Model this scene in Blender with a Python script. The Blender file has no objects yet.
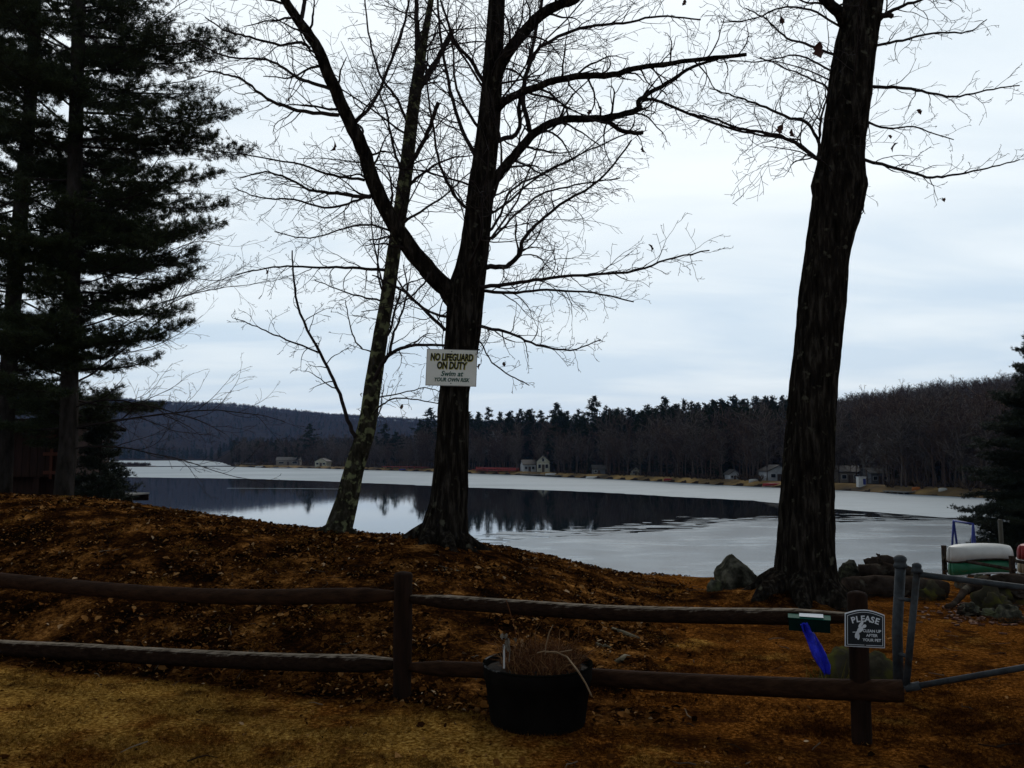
import bpy, math, random
import numpy as np
from mathutils import Vector, Matrix, noise as mnoise

# ------------------------------------------------------------------ camera, sky, sun, exposure
scene = bpy.context.scene
COL = scene.collection
F, HY, CZ = 850.0, 455.0, 5.6            # focal length in pixels, horizon row, eye height above the lake
TH = math.atan((HY - 384) / F)
CAM = Vector((0, 0, CZ))
cam_data = bpy.data.cameras.new('camera')
cam_data.sensor_width = 36
cam_data.lens = F / 1024 * 36
cam_data.clip_start = 0.05
cam_data.clip_end = 12000
cam = bpy.data.objects.new('camera', cam_data)
cam.location = CAM
cam.rotation_euler = (math.pi / 2 + TH, 0, 0)
COL.objects.link(cam)
scene.camera = cam

SUN_EL, SUN_AZ = math.radians(42), math.radians(14)   # behind thin cloud, ahead of the viewer and a little right
world = bpy.data.worlds.new('World')
scene.world = world
world.use_nodes = True
def build_world():
    nt = world.node_tree
    nt.nodes.clear()
    N = nt.nodes.new
    L = nt.links.new
    out = N('ShaderNodeOutputWorld')
    bg = N('ShaderNodeBackground')
    bg.inputs['Strength'].default_value = 0.1
    sky = N('ShaderNodeTexSky')
    sky.sky_type = 'NISHITA'
    sky.sun_disc = False
    sky.sun_elevation = SUN_EL
    sky.sun_rotation = SUN_AZ
    sky.air_density = 1.0
    sky.dust_density = 2.0
    tc = N('ShaderNodeTexCoord')
    sep = N('ShaderNodeSeparateXYZ')
    L(tc.outputs['Generated'], sep.inputs[0])
    def math_(op, a, b=None, clamp=False):
        n = N('ShaderNodeMath')
        n.operation = op
        n.use_clamp = clamp
        for i, v in enumerate((a, b)):
            if v is None:
                continue
            if isinstance(v, (int, float)):
                n.inputs[i].default_value = v
            else:
                L(v, n.inputs[i])
        return n.outputs[0]
    zc = math_('MAXIMUM', sep.outputs['Z'], 0.0)
    den = math_('ADD', zc, 0.16)
    cx = math_('DIVIDE', sep.outputs['X'], den)
    cy = math_('DIVIDE', sep.outputs['Y'], den)
    comb = N('ShaderNodeCombineXYZ')
    L(math_('MULTIPLY', cx, 0.55), comb.inputs[0])
    L(math_('MULTIPLY', cy, 1.25), comb.inputs[1])
    nz = N('ShaderNodeTexNoise')
    nz.inputs['Scale'].default_value = 1.15
    nz.inputs['Detail'].default_value = 6
    nz.inputs['Roughness'].default_value = 0.52
    nz.inputs['Distortion'].default_value = 0.4
    L(comb.outputs[0], nz.inputs['Vector'])
    # thin cloud is bluish near the horizon, whiter above
    elev = N('ShaderNodeMapRange')
    elev.interpolation_type = 'SMOOTHSTEP'
    elev.inputs['From Min'].default_value = 0.02
    elev.inputs['From Max'].default_value = 0.36
    L(zc, elev.inputs['Value'])
    nn = math_('MULTIPLY', math_('SUBTRACT', nz.outputs['Fac'], 0.5), 3.1)
    f = math_('ADD', math_('ADD', math_('MULTIPLY', elev.outputs[0], 0.70), nn), 0.12, True)
    ramp = N('ShaderNodeValToRGB')
    ramp.color_ramp.elements[0].position = 0.0
    ramp.color_ramp.elements[0].color = (0.535, 0.645, 0.745, 1)
    ramp.color_ramp.elements[1].position = 1.0
    ramp.color_ramp.elements[1].color = (0.785, 0.845, 0.875, 1)
    e = ramp.color_ramp.elements.new(0.5)
    e.color = (0.665, 0.745, 0.80, 1)
    L(f, ramp.inputs[0])
    # sky dimmed overhead and behind the viewer, out of view, to darken ground and trunks
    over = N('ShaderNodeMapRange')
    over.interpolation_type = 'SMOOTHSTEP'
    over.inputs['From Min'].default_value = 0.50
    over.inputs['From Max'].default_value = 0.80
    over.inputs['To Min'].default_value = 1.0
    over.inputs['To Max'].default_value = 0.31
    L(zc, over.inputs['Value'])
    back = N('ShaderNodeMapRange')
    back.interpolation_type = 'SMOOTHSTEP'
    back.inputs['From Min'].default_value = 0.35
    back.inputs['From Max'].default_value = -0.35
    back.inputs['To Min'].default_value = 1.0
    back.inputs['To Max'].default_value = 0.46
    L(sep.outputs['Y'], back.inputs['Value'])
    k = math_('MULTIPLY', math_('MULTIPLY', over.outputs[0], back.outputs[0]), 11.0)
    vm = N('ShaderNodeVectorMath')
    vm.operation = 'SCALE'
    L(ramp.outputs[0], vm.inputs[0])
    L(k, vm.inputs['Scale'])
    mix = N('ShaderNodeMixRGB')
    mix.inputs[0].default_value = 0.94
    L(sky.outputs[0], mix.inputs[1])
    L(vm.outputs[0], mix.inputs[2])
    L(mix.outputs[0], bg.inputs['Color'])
    L(bg.outputs[0], out.inputs['Surface'])
build_world()

sun_data = bpy.data.lights.new('sun', 'SUN')
sun_data.energy = 0.95
sun_data.angle = math.radians(13)
sun_data.color = (1.0, 0.95, 0.88)
sun = bpy.data.objects.new('sun', sun_data)
sun_dir = Vector((math.sin(SUN_AZ) * math.cos(SUN_EL), math.cos(SUN_AZ) * math.cos(SUN_EL), math.sin(SUN_EL)))
sun.rotation_euler = sun_dir.to_track_quat('Z', 'Y').to_euler()
sun.location = (20, 80, 60)
COL.objects.link(sun)

scene.view_settings.view_transform = 'Standard'
scene.view_settings.look = 'None'
scene.view_settings.exposure = 0.17
scene.view_settings.gamma = 1.0
scene.view_settings.use_curve_mapping = False
scene.cycles.use_denoising = True
scene.cycles.max_bounces = 5
scene.cycles.diffuse_bounces = 2
scene.cycles.glossy_bounces = 3
scene.cycles.volume_bounces = 0
scene.cycles.caustics_reflective = False
scene.cycles.caustics_refractive = False
scene.cycles.sample_clamp_indirect = 4.0

# ------------------------------------------------------------------ projection helpers
UP = Vector((0, -math.sin(TH), math.cos(TH)))
FW = Vector((0, math.cos(TH), math.sin(TH)))
def ray(px, py):
    return Vector((1, 0, 0)) * ((px - 512) / F) + UP * ((384 - py) / F) + FW
def P(px, py, Y):                       # the point at distance Y ahead
    d = ray(px, py)
    return CAM + d * (Y / d.y)
def G(px, py, z=4.0):                   # the point where a line of sight meets level z
    d = ray(px, py)
    return CAM + d * ((z - CZ) / d.z)
def proj(p):
    q = p - CAM
    z = q.dot(FW)
    return 512 + F * q.x / z, 384 - F * q.dot(UP) / z

rng = random.Random(7)
nrng = np.random.default_rng(11)
def rv(r=rng):
    while True:
        v = Vector((r.uniform(-1, 1), r.uniform(-1, 1), r.uniform(-1, 1)))
        if 0.01 < v.length < 1:
            return v.normalized()
def interp(x, tab):
    return float(np.interp(x, [a for a, _ in tab], [b for _, b in tab]))
def sm(x):
    x = min(1.0, max(0.0, x))
    return x * x * (3 - 2 * x)

# ------------------------------------------------------------------ object helpers
def tag(o, label=None, cat=None, group=None, kind=None):
    if label: o['label'] = label
    if cat: o['category'] = cat
    if group: o['group'] = group
    if kind: o['kind'] = kind
    return o
def thing(name, loc, label, cat, group=None, rz=0.0):
    o = bpy.data.objects.new(name, None)
    o.empty_display_size = 0.2
    o.location = loc
    o.rotation_euler = (0, 0, rz)
    COL.objects.link(o)
    return tag(o, label, cat, group)
def link_mesh(name, me, mat, parent=None, world=True, root_off=None):
    o = bpy.data.objects.new(name, me)
    if mat is not None:
        me.materials.append(mat)
    COL.objects.link(o)
    if parent is not None:
        o.parent = parent
        if world:                        # vertices were given in world coordinates
            off = Vector(parent.location)
            q = parent
            while q.parent is not None:
                q = q.parent
                off = off + Vector(q.location)
            o.location = -off
    return o
def np_mesh(name, verts, faces, smooth=False):
    me = bpy.data.meshes.new(name)
    verts = np.asarray(verts, dtype=np.float32)
    faces = np.asarray(faces, dtype=np.int32)
    k = faces.shape[1]
    me.vertices.add(len(verts))
    me.vertices.foreach_set('co', verts.ravel())
    me.loops.add(faces.size)
    me.loops.foreach_set('vertex_index', faces.ravel())
    me.polygons.add(len(faces))
    me.polygons.foreach_set('loop_start', np.arange(len(faces), dtype=np.int32) * k)
    me.polygons.foreach_set('loop_total', np.full(len(faces), k, dtype=np.int32))
    if smooth:
        me.polygons.foreach_set('use_smooth', np.ones(len(faces), dtype=bool))
    me.update(calc_edges=True)
    return me
class MB:
    def __init__(s):
        s.v, s.f = [], []
    def tube(s, pts, rad, n=8, cap=True, furrow=0.0, seed=0.0, lobes=0.0):
        b = len(s.v)
        m = len(pts)
        t = (pts[1] - pts[0]).normalized()
        u = t.cross(Vector((0, 0, 1)))
        if u.length < 0.1:
            u = t.cross(Vector((0, 1, 0)))
        u.normalize()
        for i in range(m):
            if i == 0: t = pts[1] - pts[0]
            elif i == m - 1: t = pts[-1] - pts[-2]
            else: t = pts[i + 1] - pts[i - 1]
            if t.length > 1e-9: t = t.normalized()
            u = u - t * u.dot(t)
            u.normalize()
            w = t.cross(u)
            for k in range(n):
                a = 2 * math.pi * k / n
                r = rad[i]
                c, sn = math.cos(a), math.sin(a)
                if furrow:
                    q = pts[i]
                    f1 = mnoise.noise(Vector((c * 5.5 + seed, sn * 5.5, q.z * 1.6)))
                    f2 = mnoise.noise(Vector((c * 1.3 + seed, sn * 1.3 + 9, q.z * 0.9)))
                    f3 = mnoise.noise(Vector((c * 9 + seed, sn * 9 + 5, q.z * 7)))
                    r *= 1 + furrow * (1.0 - 2.2 * abs(f1)) + furrow * 1.3 * f2 + furrow * 0.5 * f3
                s.v.append(tuple(pts[i] + u * (r * c) + w * (r * sn)))
        for i in range(m - 1):
            for k in range(n):
                k2 = (k + 1) % n
                s.f.append((b + i * n + k, b + i * n + k2, b + (i + 1) * n + k2, b + (i + 1) * n + k))
        if cap:
            s.f.append(tuple(b + k for k in reversed(range(n))))
            s.f.append(tuple(b + (m - 1) * n + k for k in range(n)))
    def twig(s, pts, rad, n=3):          # cheap tube, one frame for all rings
        b = len(s.v)
        m = len(pts)
        t = (pts[-1] - pts[0])
        t.normalize()
        u = t.cross(Vector((0.31, 0.2, 0.93)))
        if u.length < 0.05: u = t.cross(Vector((1, 0, 0)))
        u.normalize()
        w = t.cross(u)
        cs = [(math.cos(2 * math.pi * k / n), math.sin(2 * math.pi * k / n)) for k in range(n)]
        for i in range(m):
            p, r = pts[i], rad[i]
            for c, sn in cs:
                s.v.append((p.x + (u.x * c + w.x * sn) * r, p.y + (u.y * c + w.y * sn) * r, p.z + (u.z * c + w.z * sn) * r))
        for i in range(m - 1):
            for k in range(n):
                k2 = (k + 1) % n
                s.f.append((b + i * n + k, b + i * n + k2, b + (i + 1) * n + k2, b + (i + 1) * n + k))
    def box(s, c, size, M=None):
        b = len(s.v)
        hx, hy, hz = size[0] / 2, size[1] / 2, size[2] / 2
        for x, y, z in ((-1, -1, -1), (1, -1, -1), (1, 1, -1), (-1, 1, -1), (-1, -1, 1), (1, -1, 1), (1, 1, 1), (-1, 1, 1)):
            p = Vector((x * hx, y * hy, z * hz))
            if M is not None: p = M @ p
            s.v.append(tuple(Vector(c) + p))
        for f in ((0, 3, 2, 1), (4, 5, 6, 7), (0, 1, 5, 4), (1, 2, 6, 5), (2, 3, 7, 6), (3, 0, 4, 7)):
            s.f.append(tuple(b + i for i in f))
    def prism(s, poly, depth, M, z0=0.0):   # polygon in local xz, thickness along local y from z0 to z0+depth
        b = len(s.v)
        n = len(poly)
        for y in (z0, z0 + depth):
            for x, z in poly:
                s.v.append(tuple(M @ Vector((x, y, z))))
        s.f.append(tuple(b + i for i in range(n)))
        s.f.append(tuple(b + n + i for i in reversed(range(n))))
        for i in range(n):
            j = (i + 1) % n
            s.f.append((b + i, b + n + i, b + n + j, b + j))
    def lathe(s, prof, c, n=24, ax=None):
        b = len(s.v)
        for r, z in prof:
            for k in range(n):
                a = 2 * math.pi * k / n
                s.v.append((c[0] + r * math.cos(a), c[1] + r * math.sin(a), c[2] + z))
        for i in range(len(prof) - 1):
            for k in range(n):
                k2 = (k + 1) % n
                s.f.append((b + i * n + k, b + i * n + k2, b + (i + 1) * n + k2, b + (i + 1) * n + k))
    def rock(s, c, size, seed, nu=28, nv=18, rough=0.28):
        b = len(s.v)
        for i in range(nv + 1):
            th = math.pi * i / nv
            for k in range(nu):
                ph = 2 * math.pi * k / nu
                d = Vector((math.sin(th) * math.cos(ph), math.sin(th) * math.sin(ph), math.cos(th)))
                r = 1 + rough * mnoise.noise(d * 1.4 + Vector((seed, 0, 0))) + rough * 0.5 * mnoise.noise(d * 3.3 + Vector((0, seed, 0))) + rough * 0.16 * mnoise.noise(d * 9 + Vector((0, seed, 4)))
                s.v.append((c[0] + d.x * r * size[0], c[1] + d.y * r * size[1], c[2] + d.z * r * size[2]))
        for i in range(nv):
            for k in range(nu):
                k2 = (k + 1) % nu
                s.f.append((b + i * nu + k, b + (i + 1) * nu + k, b + (i + 1) * nu + k2, b + i * nu + k2))
    def mesh(s, name, smooth=False):
        me = bpy.data.meshes.new(name)
        me.from_pydata(s.v, [], s.f)
        if smooth:
            me.polygons.foreach_set('use_smooth', np.ones(len(me.polygons), dtype=bool))
        me.update()
        return me
    def build(s, name, mat, parent=None, smooth=False, world=True):
        return link_mesh(name, s.mesh(name, smooth), mat, parent, world)

# ------------------------------------------------------------------ materials
def new_mat(name):
    m = bpy.data.materials.new(name)
    m.use_nodes = True
    nt = m.node_tree
    bs = nt.nodes['Principled BSDF']
    return m, nt, bs
def rgb(c): return (c[0], c[1], c[2], 1)
def noisy(name, stops, scale=6.0, rough=0.85, stretch=(1, 1, 1), bump=0.3, bump_scale=None, detail=6, metallic=0.0, spec=0.3, dist=0.02, island=False, top=None, spots=None):
    m, nt, bs = new_mat(name)
    N, L = nt.nodes.new, nt.links.new
    tc = N('ShaderNodeTexCoord')
    mp = N('ShaderNodeMapping')
    mp.inputs['Scale'].default_value = stretch
    L(tc.outputs['Object'], mp.inputs[0])
    nz = N('ShaderNodeTexNoise')
    nz.inputs['Scale'].default_value = scale
    nz.inputs['Detail'].default_value = detail
    nz.inputs['Roughness'].default_value = 0.62
    L(mp.outputs[0], nz.inputs['Vector'])
    rp = N('ShaderNodeValToRGB')
    els = rp.color_ramp.elements
    while len(els) < len(stops): els.new(0.5)
    for e, (p, c) in zip(els, sorted(stops)):
        e.position = p
        e.color = rgb(c)
    if island:
        geo = N('ShaderNodeNewGeometry')
        L(geo.outputs['Random Per Island'], rp.inputs[0])
    else:
        L(nz.outputs['Fac'], rp.inputs[0])
    colout = rp.outputs[0]
    if spots:                            # patches of a second colour (lichen, rust, wear)
        c2, sc2, lo, hi = spots
        n2 = N('ShaderNodeTexNoise')
        n2.inputs['Scale'].default_value = sc2
        n2.inputs['Detail'].default_value = 5
        L(tc.outputs['Object'], n2.inputs['Vector'])
        mr = N('ShaderNodeMapRange')
        mr.inputs['From Min'].default_value = lo
        mr.inputs['From Max'].default_value = hi
        L(n2.outputs['Fac'], mr.inputs['Value'])
        mx = N('ShaderNodeMixRGB')
        L(mr.outputs[0], mx.inputs[0])
        L(colout, mx.inputs[1])
        mx.inputs[2].default_value = rgb(c2)
        colout = mx.outputs[0]
    if top:                              # weathering on upward faces
        c2, lo, hi = top
        geo = N('ShaderNodeNewGeometry')
        sp = N('ShaderNodeSeparateXYZ')
        L(geo.outputs['True Normal'], sp.inputs[0])
        ad = N('ShaderNodeMath'); ad.operation = 'ADD'
        ms = N('ShaderNodeMath'); ms.operation = 'MULTIPLY_ADD'
        L(nz.outputs['Fac'], ms.inputs[0]); ms.inputs[1].default_value = 1.6; ms.inputs[2].default_value = -0.8
        L(sp.outputs['Z'], ad.inputs[0]); L(ms.outputs[0], ad.inputs[1])
        mr = N('ShaderNodeMapRange')
        mr.inputs['From Min'].default_value = lo
        mr.inputs['From Max'].default_value = hi
        L(ad.outputs[0], mr.inputs['Value'])
        mx = N('ShaderNodeMixRGB')
        L(mr.outputs[0], mx.inputs[0])
        L(colout, mx.inputs[1])
        mx.inputs[2].default_value = rgb(c2)
        colout = mx.outputs[0]
    L(colout, bs.inputs['Base Color'])
    bs.inputs['Roughness'].default_value = rough
    bs.inputs['Metallic'].default_value = metallic
    bs.inputs['Specular IOR Level'].default_value = spec
    if bump:
        bp = N('ShaderNodeBump')
        bp.inputs['Strength'].default_value = bump
        bp.inputs['Distance'].default_value = dist
        if bump_scale:
            n3 = N('ShaderNodeTexNoise')
            n3.inputs['Scale'].default_value = bump_scale
            n3.inputs['Detail'].default_value = 5
            L(mp.outputs[0], n3.inputs['Vector'])
            L(n3.outputs['Fac'], bp.inputs['Height'])
        else:
            L(nz.outputs['Fac'], bp.inputs['Height'])
        L(bp.outputs[0], bs.inputs['Normal'])
    return m

M = {}
M['bark'] = noisy('oak_bark', [(0.34, (0.004, 0.0033, 0.0026)), (0.52, (0.0165, 0.0138, 0.011)), (0.70, (0.052, 0.045, 0.037))], 21, 0.95, (1, 1, 0.16), 1.0, 26, spec=0.0, dist=0.05, spots=((0.075, 0.072, 0.052), 10, 0.62, 0.72))
M['bark_lichen'] = noisy('lichen_bark', [(0.34, (0.012, 0.011, 0.008)), (0.52, (0.030, 0.027, 0.019)), (0.70, (0.07, 0.064, 0.05))], 18, 0.95, (1, 1, 0.4), 1.0, 20, spec=0.0, dist=0.03, spots=((0.155, 0.165, 0.085), 11, 0.53, 0.62))
M['twig'] = noisy('twig_bark', [(0.3, (0.016, 0.012, 0.011)), (0.7, (0.035, 0.027, 0.025))], 20, 0.9, bump=0, spec=0.1)
M['pine_bark'] = noisy('pine_bark', [(0.3, (0.014, 0.012, 0.010)), (0.7, (0.05, 0.043, 0.038))], 8, 0.95, (1, 1, 0.35), 0.9, spec=0.0, dist=0.04)
M['needles'] = noisy('pine_needles', [(0.0, (0.012, 0.019, 0.008)), (0.6, (0.026, 0.039, 0.013)), (1.0, (0.055, 0.066, 0.024))], 5, 0.6, bump=0, spec=0.15, island=True)
M['needles_dark'] = noisy('hemlock_needles', [(0.0, (0.010, 0.016, 0.010)), (0.7, (0.018, 0.027, 0.015)), (1.0, (0.035, 0.045, 0.026))], 5, 0.6, bump=0, spec=0.15, island=True)
M['far_pine'] = noisy('far_pine_needles', [(0.0, (0.012, 0.019, 0.012)), (0.7, (0.022, 0.033, 0.019)), (1.0, (0.038, 0.050, 0.028))], 0.6, 0.8, bump=0, spec=0.0, island=True)
M['far_bare'] = noisy('far_grey_twigs', [(0.0, (0.042, 0.034, 0.029)), (0.6, (0.086, 0.069, 0.059)), (1.0, (0.165, 0.138, 0.12))], 0.6, 0.9, bump=0, spec=0.0, island=True)
M['far_bare_red'] = noisy('far_brown_twigs', [(0.0, (0.035, 0.024, 0.019)), (0.6, (0.070, 0.047, 0.038)), (1.0, (0.115, 0.080, 0.064))], 0.6, 0.9, bump=0, spec=0.0, island=True)
M['birch'] = noisy('pale_trunk_bark', [(0.35, (0.16, 0.15, 0.14)), (0.65, (0.32, 0.31, 0.29))], 2.0, 0.9, bump=0)
M['brush'] = noisy('shore_brush', [(0.0, (0.025, 0.018, 0.014)), (0.6, (0.05, 0.036, 0.028)), (1.0, (0.10, 0.07, 0.045))], 0.6, 0.9, bump=0, spec=0.0, island=True)
M['rail'] = noisy('brown_painted_rail', [(0.3, (0.014, 0.007, 0.004)), (0.7, (0.044, 0.0215, 0.012))], 7, 0.75, (0.5, 4, 4), 0.7, 22, spec=0.03, dist=0.01)
M['rail_worn'] = noisy('weathered_rail', [(0.3, (0.012, 0.007, 0.005)), (0.7, (0.032, 0.019, 0.013))], 7, 0.8, (1.1, 7, 7), 0.7, 18, spec=0.0, dist=0.015, top=((0.27, 0.225, 0.175), 0.66, 1.08))
M['post'] = noisy('brown_post', [(0.3, (0.010, 0.006, 0.004)), (0.7, (0.026, 0.014, 0.010))], 7, 0.85, (3, 3, 0.4), 0.5, 20, spec=0.03, dist=0.01)
M['galv'] = noisy('galvanised_steel', [(0.35, (0.022, 0.026, 0.029)), (0.65, (0.055, 0.061, 0.066))], 14, 0.6, bump=0.1, metallic=0.1, spec=0.12, spots=((0.03, 0.025, 0.022), 9, 0.56, 0.7))
M['pot'] = noisy('black_plastic', [(0.35, (0.005, 0.0045, 0.004)), (0.65, (0.010, 0.009, 0.008))], 5, 0.8, bump=0.15, spec=0.02)
M['pot_rim'] = noisy('scuffed_plastic_rim', [(0.56, (0.006, 0.006, 0.005)), (0.66, (0.22, 0.22, 0.22))], 3.2, 0.8, bump=0.1, spec=0.0)
M['soil'] = noisy('potting_soil', [(0.3, (0.008, 0.006, 0.004)), (0.7, (0.03, 0.02, 0.013))], 22, 0.95, bump=0.8)
M['straw'] = noisy('dry_straw', [(0.0, (0.04, 0.015, 0.006)), (0.6, (0.11, 0.042, 0.016)), (1.0, (0.26, 0.14, 0.06))], 4, 0.85, bump=0, spec=0.1, island=True)
M['pale_stem'] = noisy('pale_stem', [(0.3, (0.16, 0.10, 0.055)), (0.7, (0.24, 0.165, 0.09))], 14, 0.8, bump=0)
M['white_plastic'] = noisy('white_plastic', [(0.3, (0.42, 0.42, 0.41)), (0.7, (0.55, 0.55, 0.53))], 12, 0.6, bump=0)
M['rock'] = noisy('grey_boulder', [(0.36, (0.016, 0.016, 0.012)), (0.5, (0.045, 0.044, 0.034)), (0.66, (0.14, 0.135, 0.105))], 7, 0.95, bump=0.9, spec=0.0, dist=0.03, spots=((0.10, 0.11, 0.06), 5, 0.55, 0.68))
M['moss_rock'] = noisy('mossy_boulder', [(0.3, (0.022, 0.020, 0.014)), (0.6, (0.05, 0.044, 0.03))], 5, 0.95, bump=0.8, spec=0.0, dist=0.03, spots=((0.07, 0.068, 0.018), 6, 0.50, 0.64))
M['log'] = noisy('rotting_log', [(0.3, (0.014, 0.010, 0.008)), (0.7, (0.055, 0.042, 0.034))], 8, 0.95, (1, 1, 1), 0.9, spec=0.0, dist=0.03, spots=((0.10, 0.09, 0.07), 6, 0.58, 0.7))
M['sign_white'] = noisy('sign_face', [(0.35, (0.78, 0.78, 0.70)), (0.65, (0.86, 0.86, 0.80))], 6, 0.6, bump=0)
M['sign_edge'] = noisy('sign_edge', [(0.35, (0.30, 0.29, 0.27)), (0.65, (0.42, 0.41, 0.39))], 8, 0.7, bump=0)
M['ink'] = noisy('black_paint', [(0.35, (0.008, 0.008, 0.006)), (0.65, (0.014, 0.013, 0.009))], 8, 0.7, bump=0)
M['yellow'] = noisy('yellow_paint', [(0.35, (0.42, 0.38, 0.08)), (0.65, (0.55, 0.50, 0.14))], 8, 0.7, bump=0)
M['green_ink'] = noisy('green_paint', [(0.35, (0.006, 0.06, 0.045)), (0.65, (0.010, 0.09, 0.065))], 8, 0.7, bump=0)
M['navy'] = noisy('navy_sign_face', [(0.35, (0.006, 0.010, 0.014)), (0.65, (0.010, 0.016, 0.022))], 8, 0.5, bump=0)
M['sign_print'] = noisy('white_print', [(0.35, (0.62, 0.67, 0.72)), (0.65, (0.74, 0.78, 0.82))], 8, 0.7, bump=0)
M['green_box'] = noisy('dark_green_case', [(0.35, (0.0025, 0.011, 0.009)), (0.65, (0.004, 0.017, 0.014))], 8, 0.7, bump=0, spec=0.0)
M['green_lid'] = noisy('green_lid', [(0.35, (0.006, 0.07, 0.05)), (0.65, (0.010, 0.10, 0.072))], 8, 0.6, bump=0, spec=0.1)
M['blue_bag'] = noisy('blue_bag_plastic', [(0.35, (0.010, 0.016, 0.42)), (0.65, (0.02, 0.035, 0.75))], 26, 0.42, bump=1.0, dist=0.02)
M['dead_leaf'] = noisy('withered_leaf', [(0.3, (0.035, 0.014, 0.010)), (0.7, (0.085, 0.034, 0.024))], 10, 0.8, bump=0)
def plain(name, c, rough=0.7, scale=1.5, var=0.25, bump=0.0):
    return noisy(name, [(0.35, tuple(x * (1 - var) for x in c)), (0.65, tuple(x * (1 + var * 0.6) for x in c))], scale, rough, bump=bump)
M['cream'] = plain('cream_siding', (0.42, 0.40, 0.30))
M['white_siding'] = plain('white_siding', (0.40, 0.42, 0.44))
M['beige'] = plain('beige_siding', (0.22, 0.19, 0.15))
M['grey_siding'] = plain('grey_siding', (0.13, 0.14, 0.15))
M['roof_dark'] = plain('dark_shingles', (0.04, 0.038, 0.036))
M['roof_grey'] = plain('grey_shingles', (0.075, 0.072, 0.068))
M['glass'] = plain('window_glass', (0.02, 0.024, 0.03), 0.1)
M['trim'] = plain('white_trim', (0.5, 0.5, 0.5))
M['brick'] = plain('chimney_brick', (0.15, 0.07, 0.05))
M['door'] = plain('door_paint', (0.07, 0.05, 0.04))
M['red_paint'] = plain('red_paint', (0.28, 0.022, 0.016), 0.6)
M['red_hull'] = plain('red_hull', (0.24, 0.012, 0.012), 0.4)
M['white_hull'] = plain('white_hull', (0.55, 0.56, 0.54), 0.45, 2.0, 0.15)
M['green_hull'] = plain('green_hull', (0.012, 0.13, 0.062), 0.4)
M['beige_hull'] = plain('beige_hull', (0.42, 0.33, 0.22), 0.5)
M['blue_paint'] = plain('blue_paint', (0.02, 0.035, 0.20), 0.5)
M['grey_wood'] = noisy('grey_dock_boards', [(0.3, (0.08, 0.078, 0.07)), (0.7, (0.17, 0.165, 0.15))], 6, 0.9, (1, 4, 4), 0.4)
M['dark_red_wood'] = noisy('dark_red_boards', [(0.3, (0.018, 0.008, 0.005)), (0.7, (0.040, 0.015, 0.010))], 5, 0.85, (4, 4, 0.5), 0.4)
M['red_wood_trim'] = noisy('red_brown_trim', [(0.3, (0.085, 0.026, 0.015)), (0.7, (0.13, 0.042, 0.024))], 5, 0.85, (4, 4, 0.5), 0.4)
M['orange_paint'] = plain('orange_paint', (0.4, 0.13, 0.03))

# ------------------------------------------------------------------ the near ground
CREST = [(-700, 478), (-200, 482), (0, 494), (50, 496.5), (100, 500), (200, 513), (300, 527), (365, 532), (430, 535.5), (500, 546), (560, 559), (620, 571.5), (700, 575), (1024, 575), (3000, 575)]
CRESTY = [(-700, 12.5), (0, 11.2), (200, 10.7), (430, 10.3), (560, 10.8), (650, 11.4), (850, 12.2), (3000, 12.5)]
def fence_Y(t): return 1 / max(0.06, 0.1503 + 0.0000704 * t)
def ground_z(X, Y):
    if Y < 3.0:
        t = 512 + F * X / 3.0
    else:
        t = 512 + F * X / Y
    t = max(-2500, min(3000, t))
    Yt = min(9.0, fence_Y(max(t, -300))) + 0.15
    Yc = interp(t, CRESTY)
    s = (interp(t, CREST) - HY) / F
    zc = CZ - s * Yc
    z0 = 4.0
    if Y <= Yt:
        z = z0
    elif Y <= Yc:
        u = (Y - Yt) / (Yc - Yt)
        z = z0 + (zc - z0) * (math.sin(u * math.pi / 2) ** 1.25)
    else:
        d = Y - Yc
        z = zc - s * d * 1.02 - 0.0042 * d * d
    lump = sm((Y - Yt - 0.1) / 0.8) * sm((720 - t) / 200)
    z += lump * (0.042 * mnoise.noise(Vector((X * 0.9, Y * 0.9, 3))) + 0.025 * mnoise.noise(Vector((X * 3.1, Y * 3.1, 8))))
    z += 0.012 * mnoise.noise(Vector((X * 1.7, Y * 1.7, 1))) + 0.006 * mnoise.noise(Vector((X * 7, Y * 7, 5)))
    # soil heaped about the roots of the big tree
    q = (X - ROOT.x) ** 2 / 1.1 + (Y - ROOT.y) ** 2 / 0.5
    z += 0.19 * math.exp(-q * 2.2) * (1 + 0.5 * mnoise.noise(Vector((X * 5, Y * 5, 2))))
    if Y > 40: z = min(z, 0.6)
    return max(z, -2.5)
def rust_w(X, Y):
    t = 512 + F * X / max(3.0, Y)
    return 0.55 * sm((t - 380) / 260) + 0.28 * sm((Y - fence_Y(t) + 0.5) / 0.8) * (1 - 0.8 * sm((Y - 9.5) / 1.5))
def litter_w(X, Y):
    t = 512 + F * X / max(Y, 1.0)
    fy = fence_Y(t)
    a = sm((Y - fy + 0.25) / 0.5)
    b = 1 - sm((t - 600 + 55 * mnoise.noise(Vector((X * 1.3, Y * 1.3, 0)))) / 110)
    d = math.exp(-((X - ROOT.x) ** 2 / 0.8 + (Y - ROOT.y) ** 2 / 0.4))
    return min(1.0, a * b + 1.1 * d)
BIG = G(806, 597)                        # foot of the big right-hand oak
ROOT = Vector((BIG.x - 0.35, BIG.y - 0.05, 0))

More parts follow.
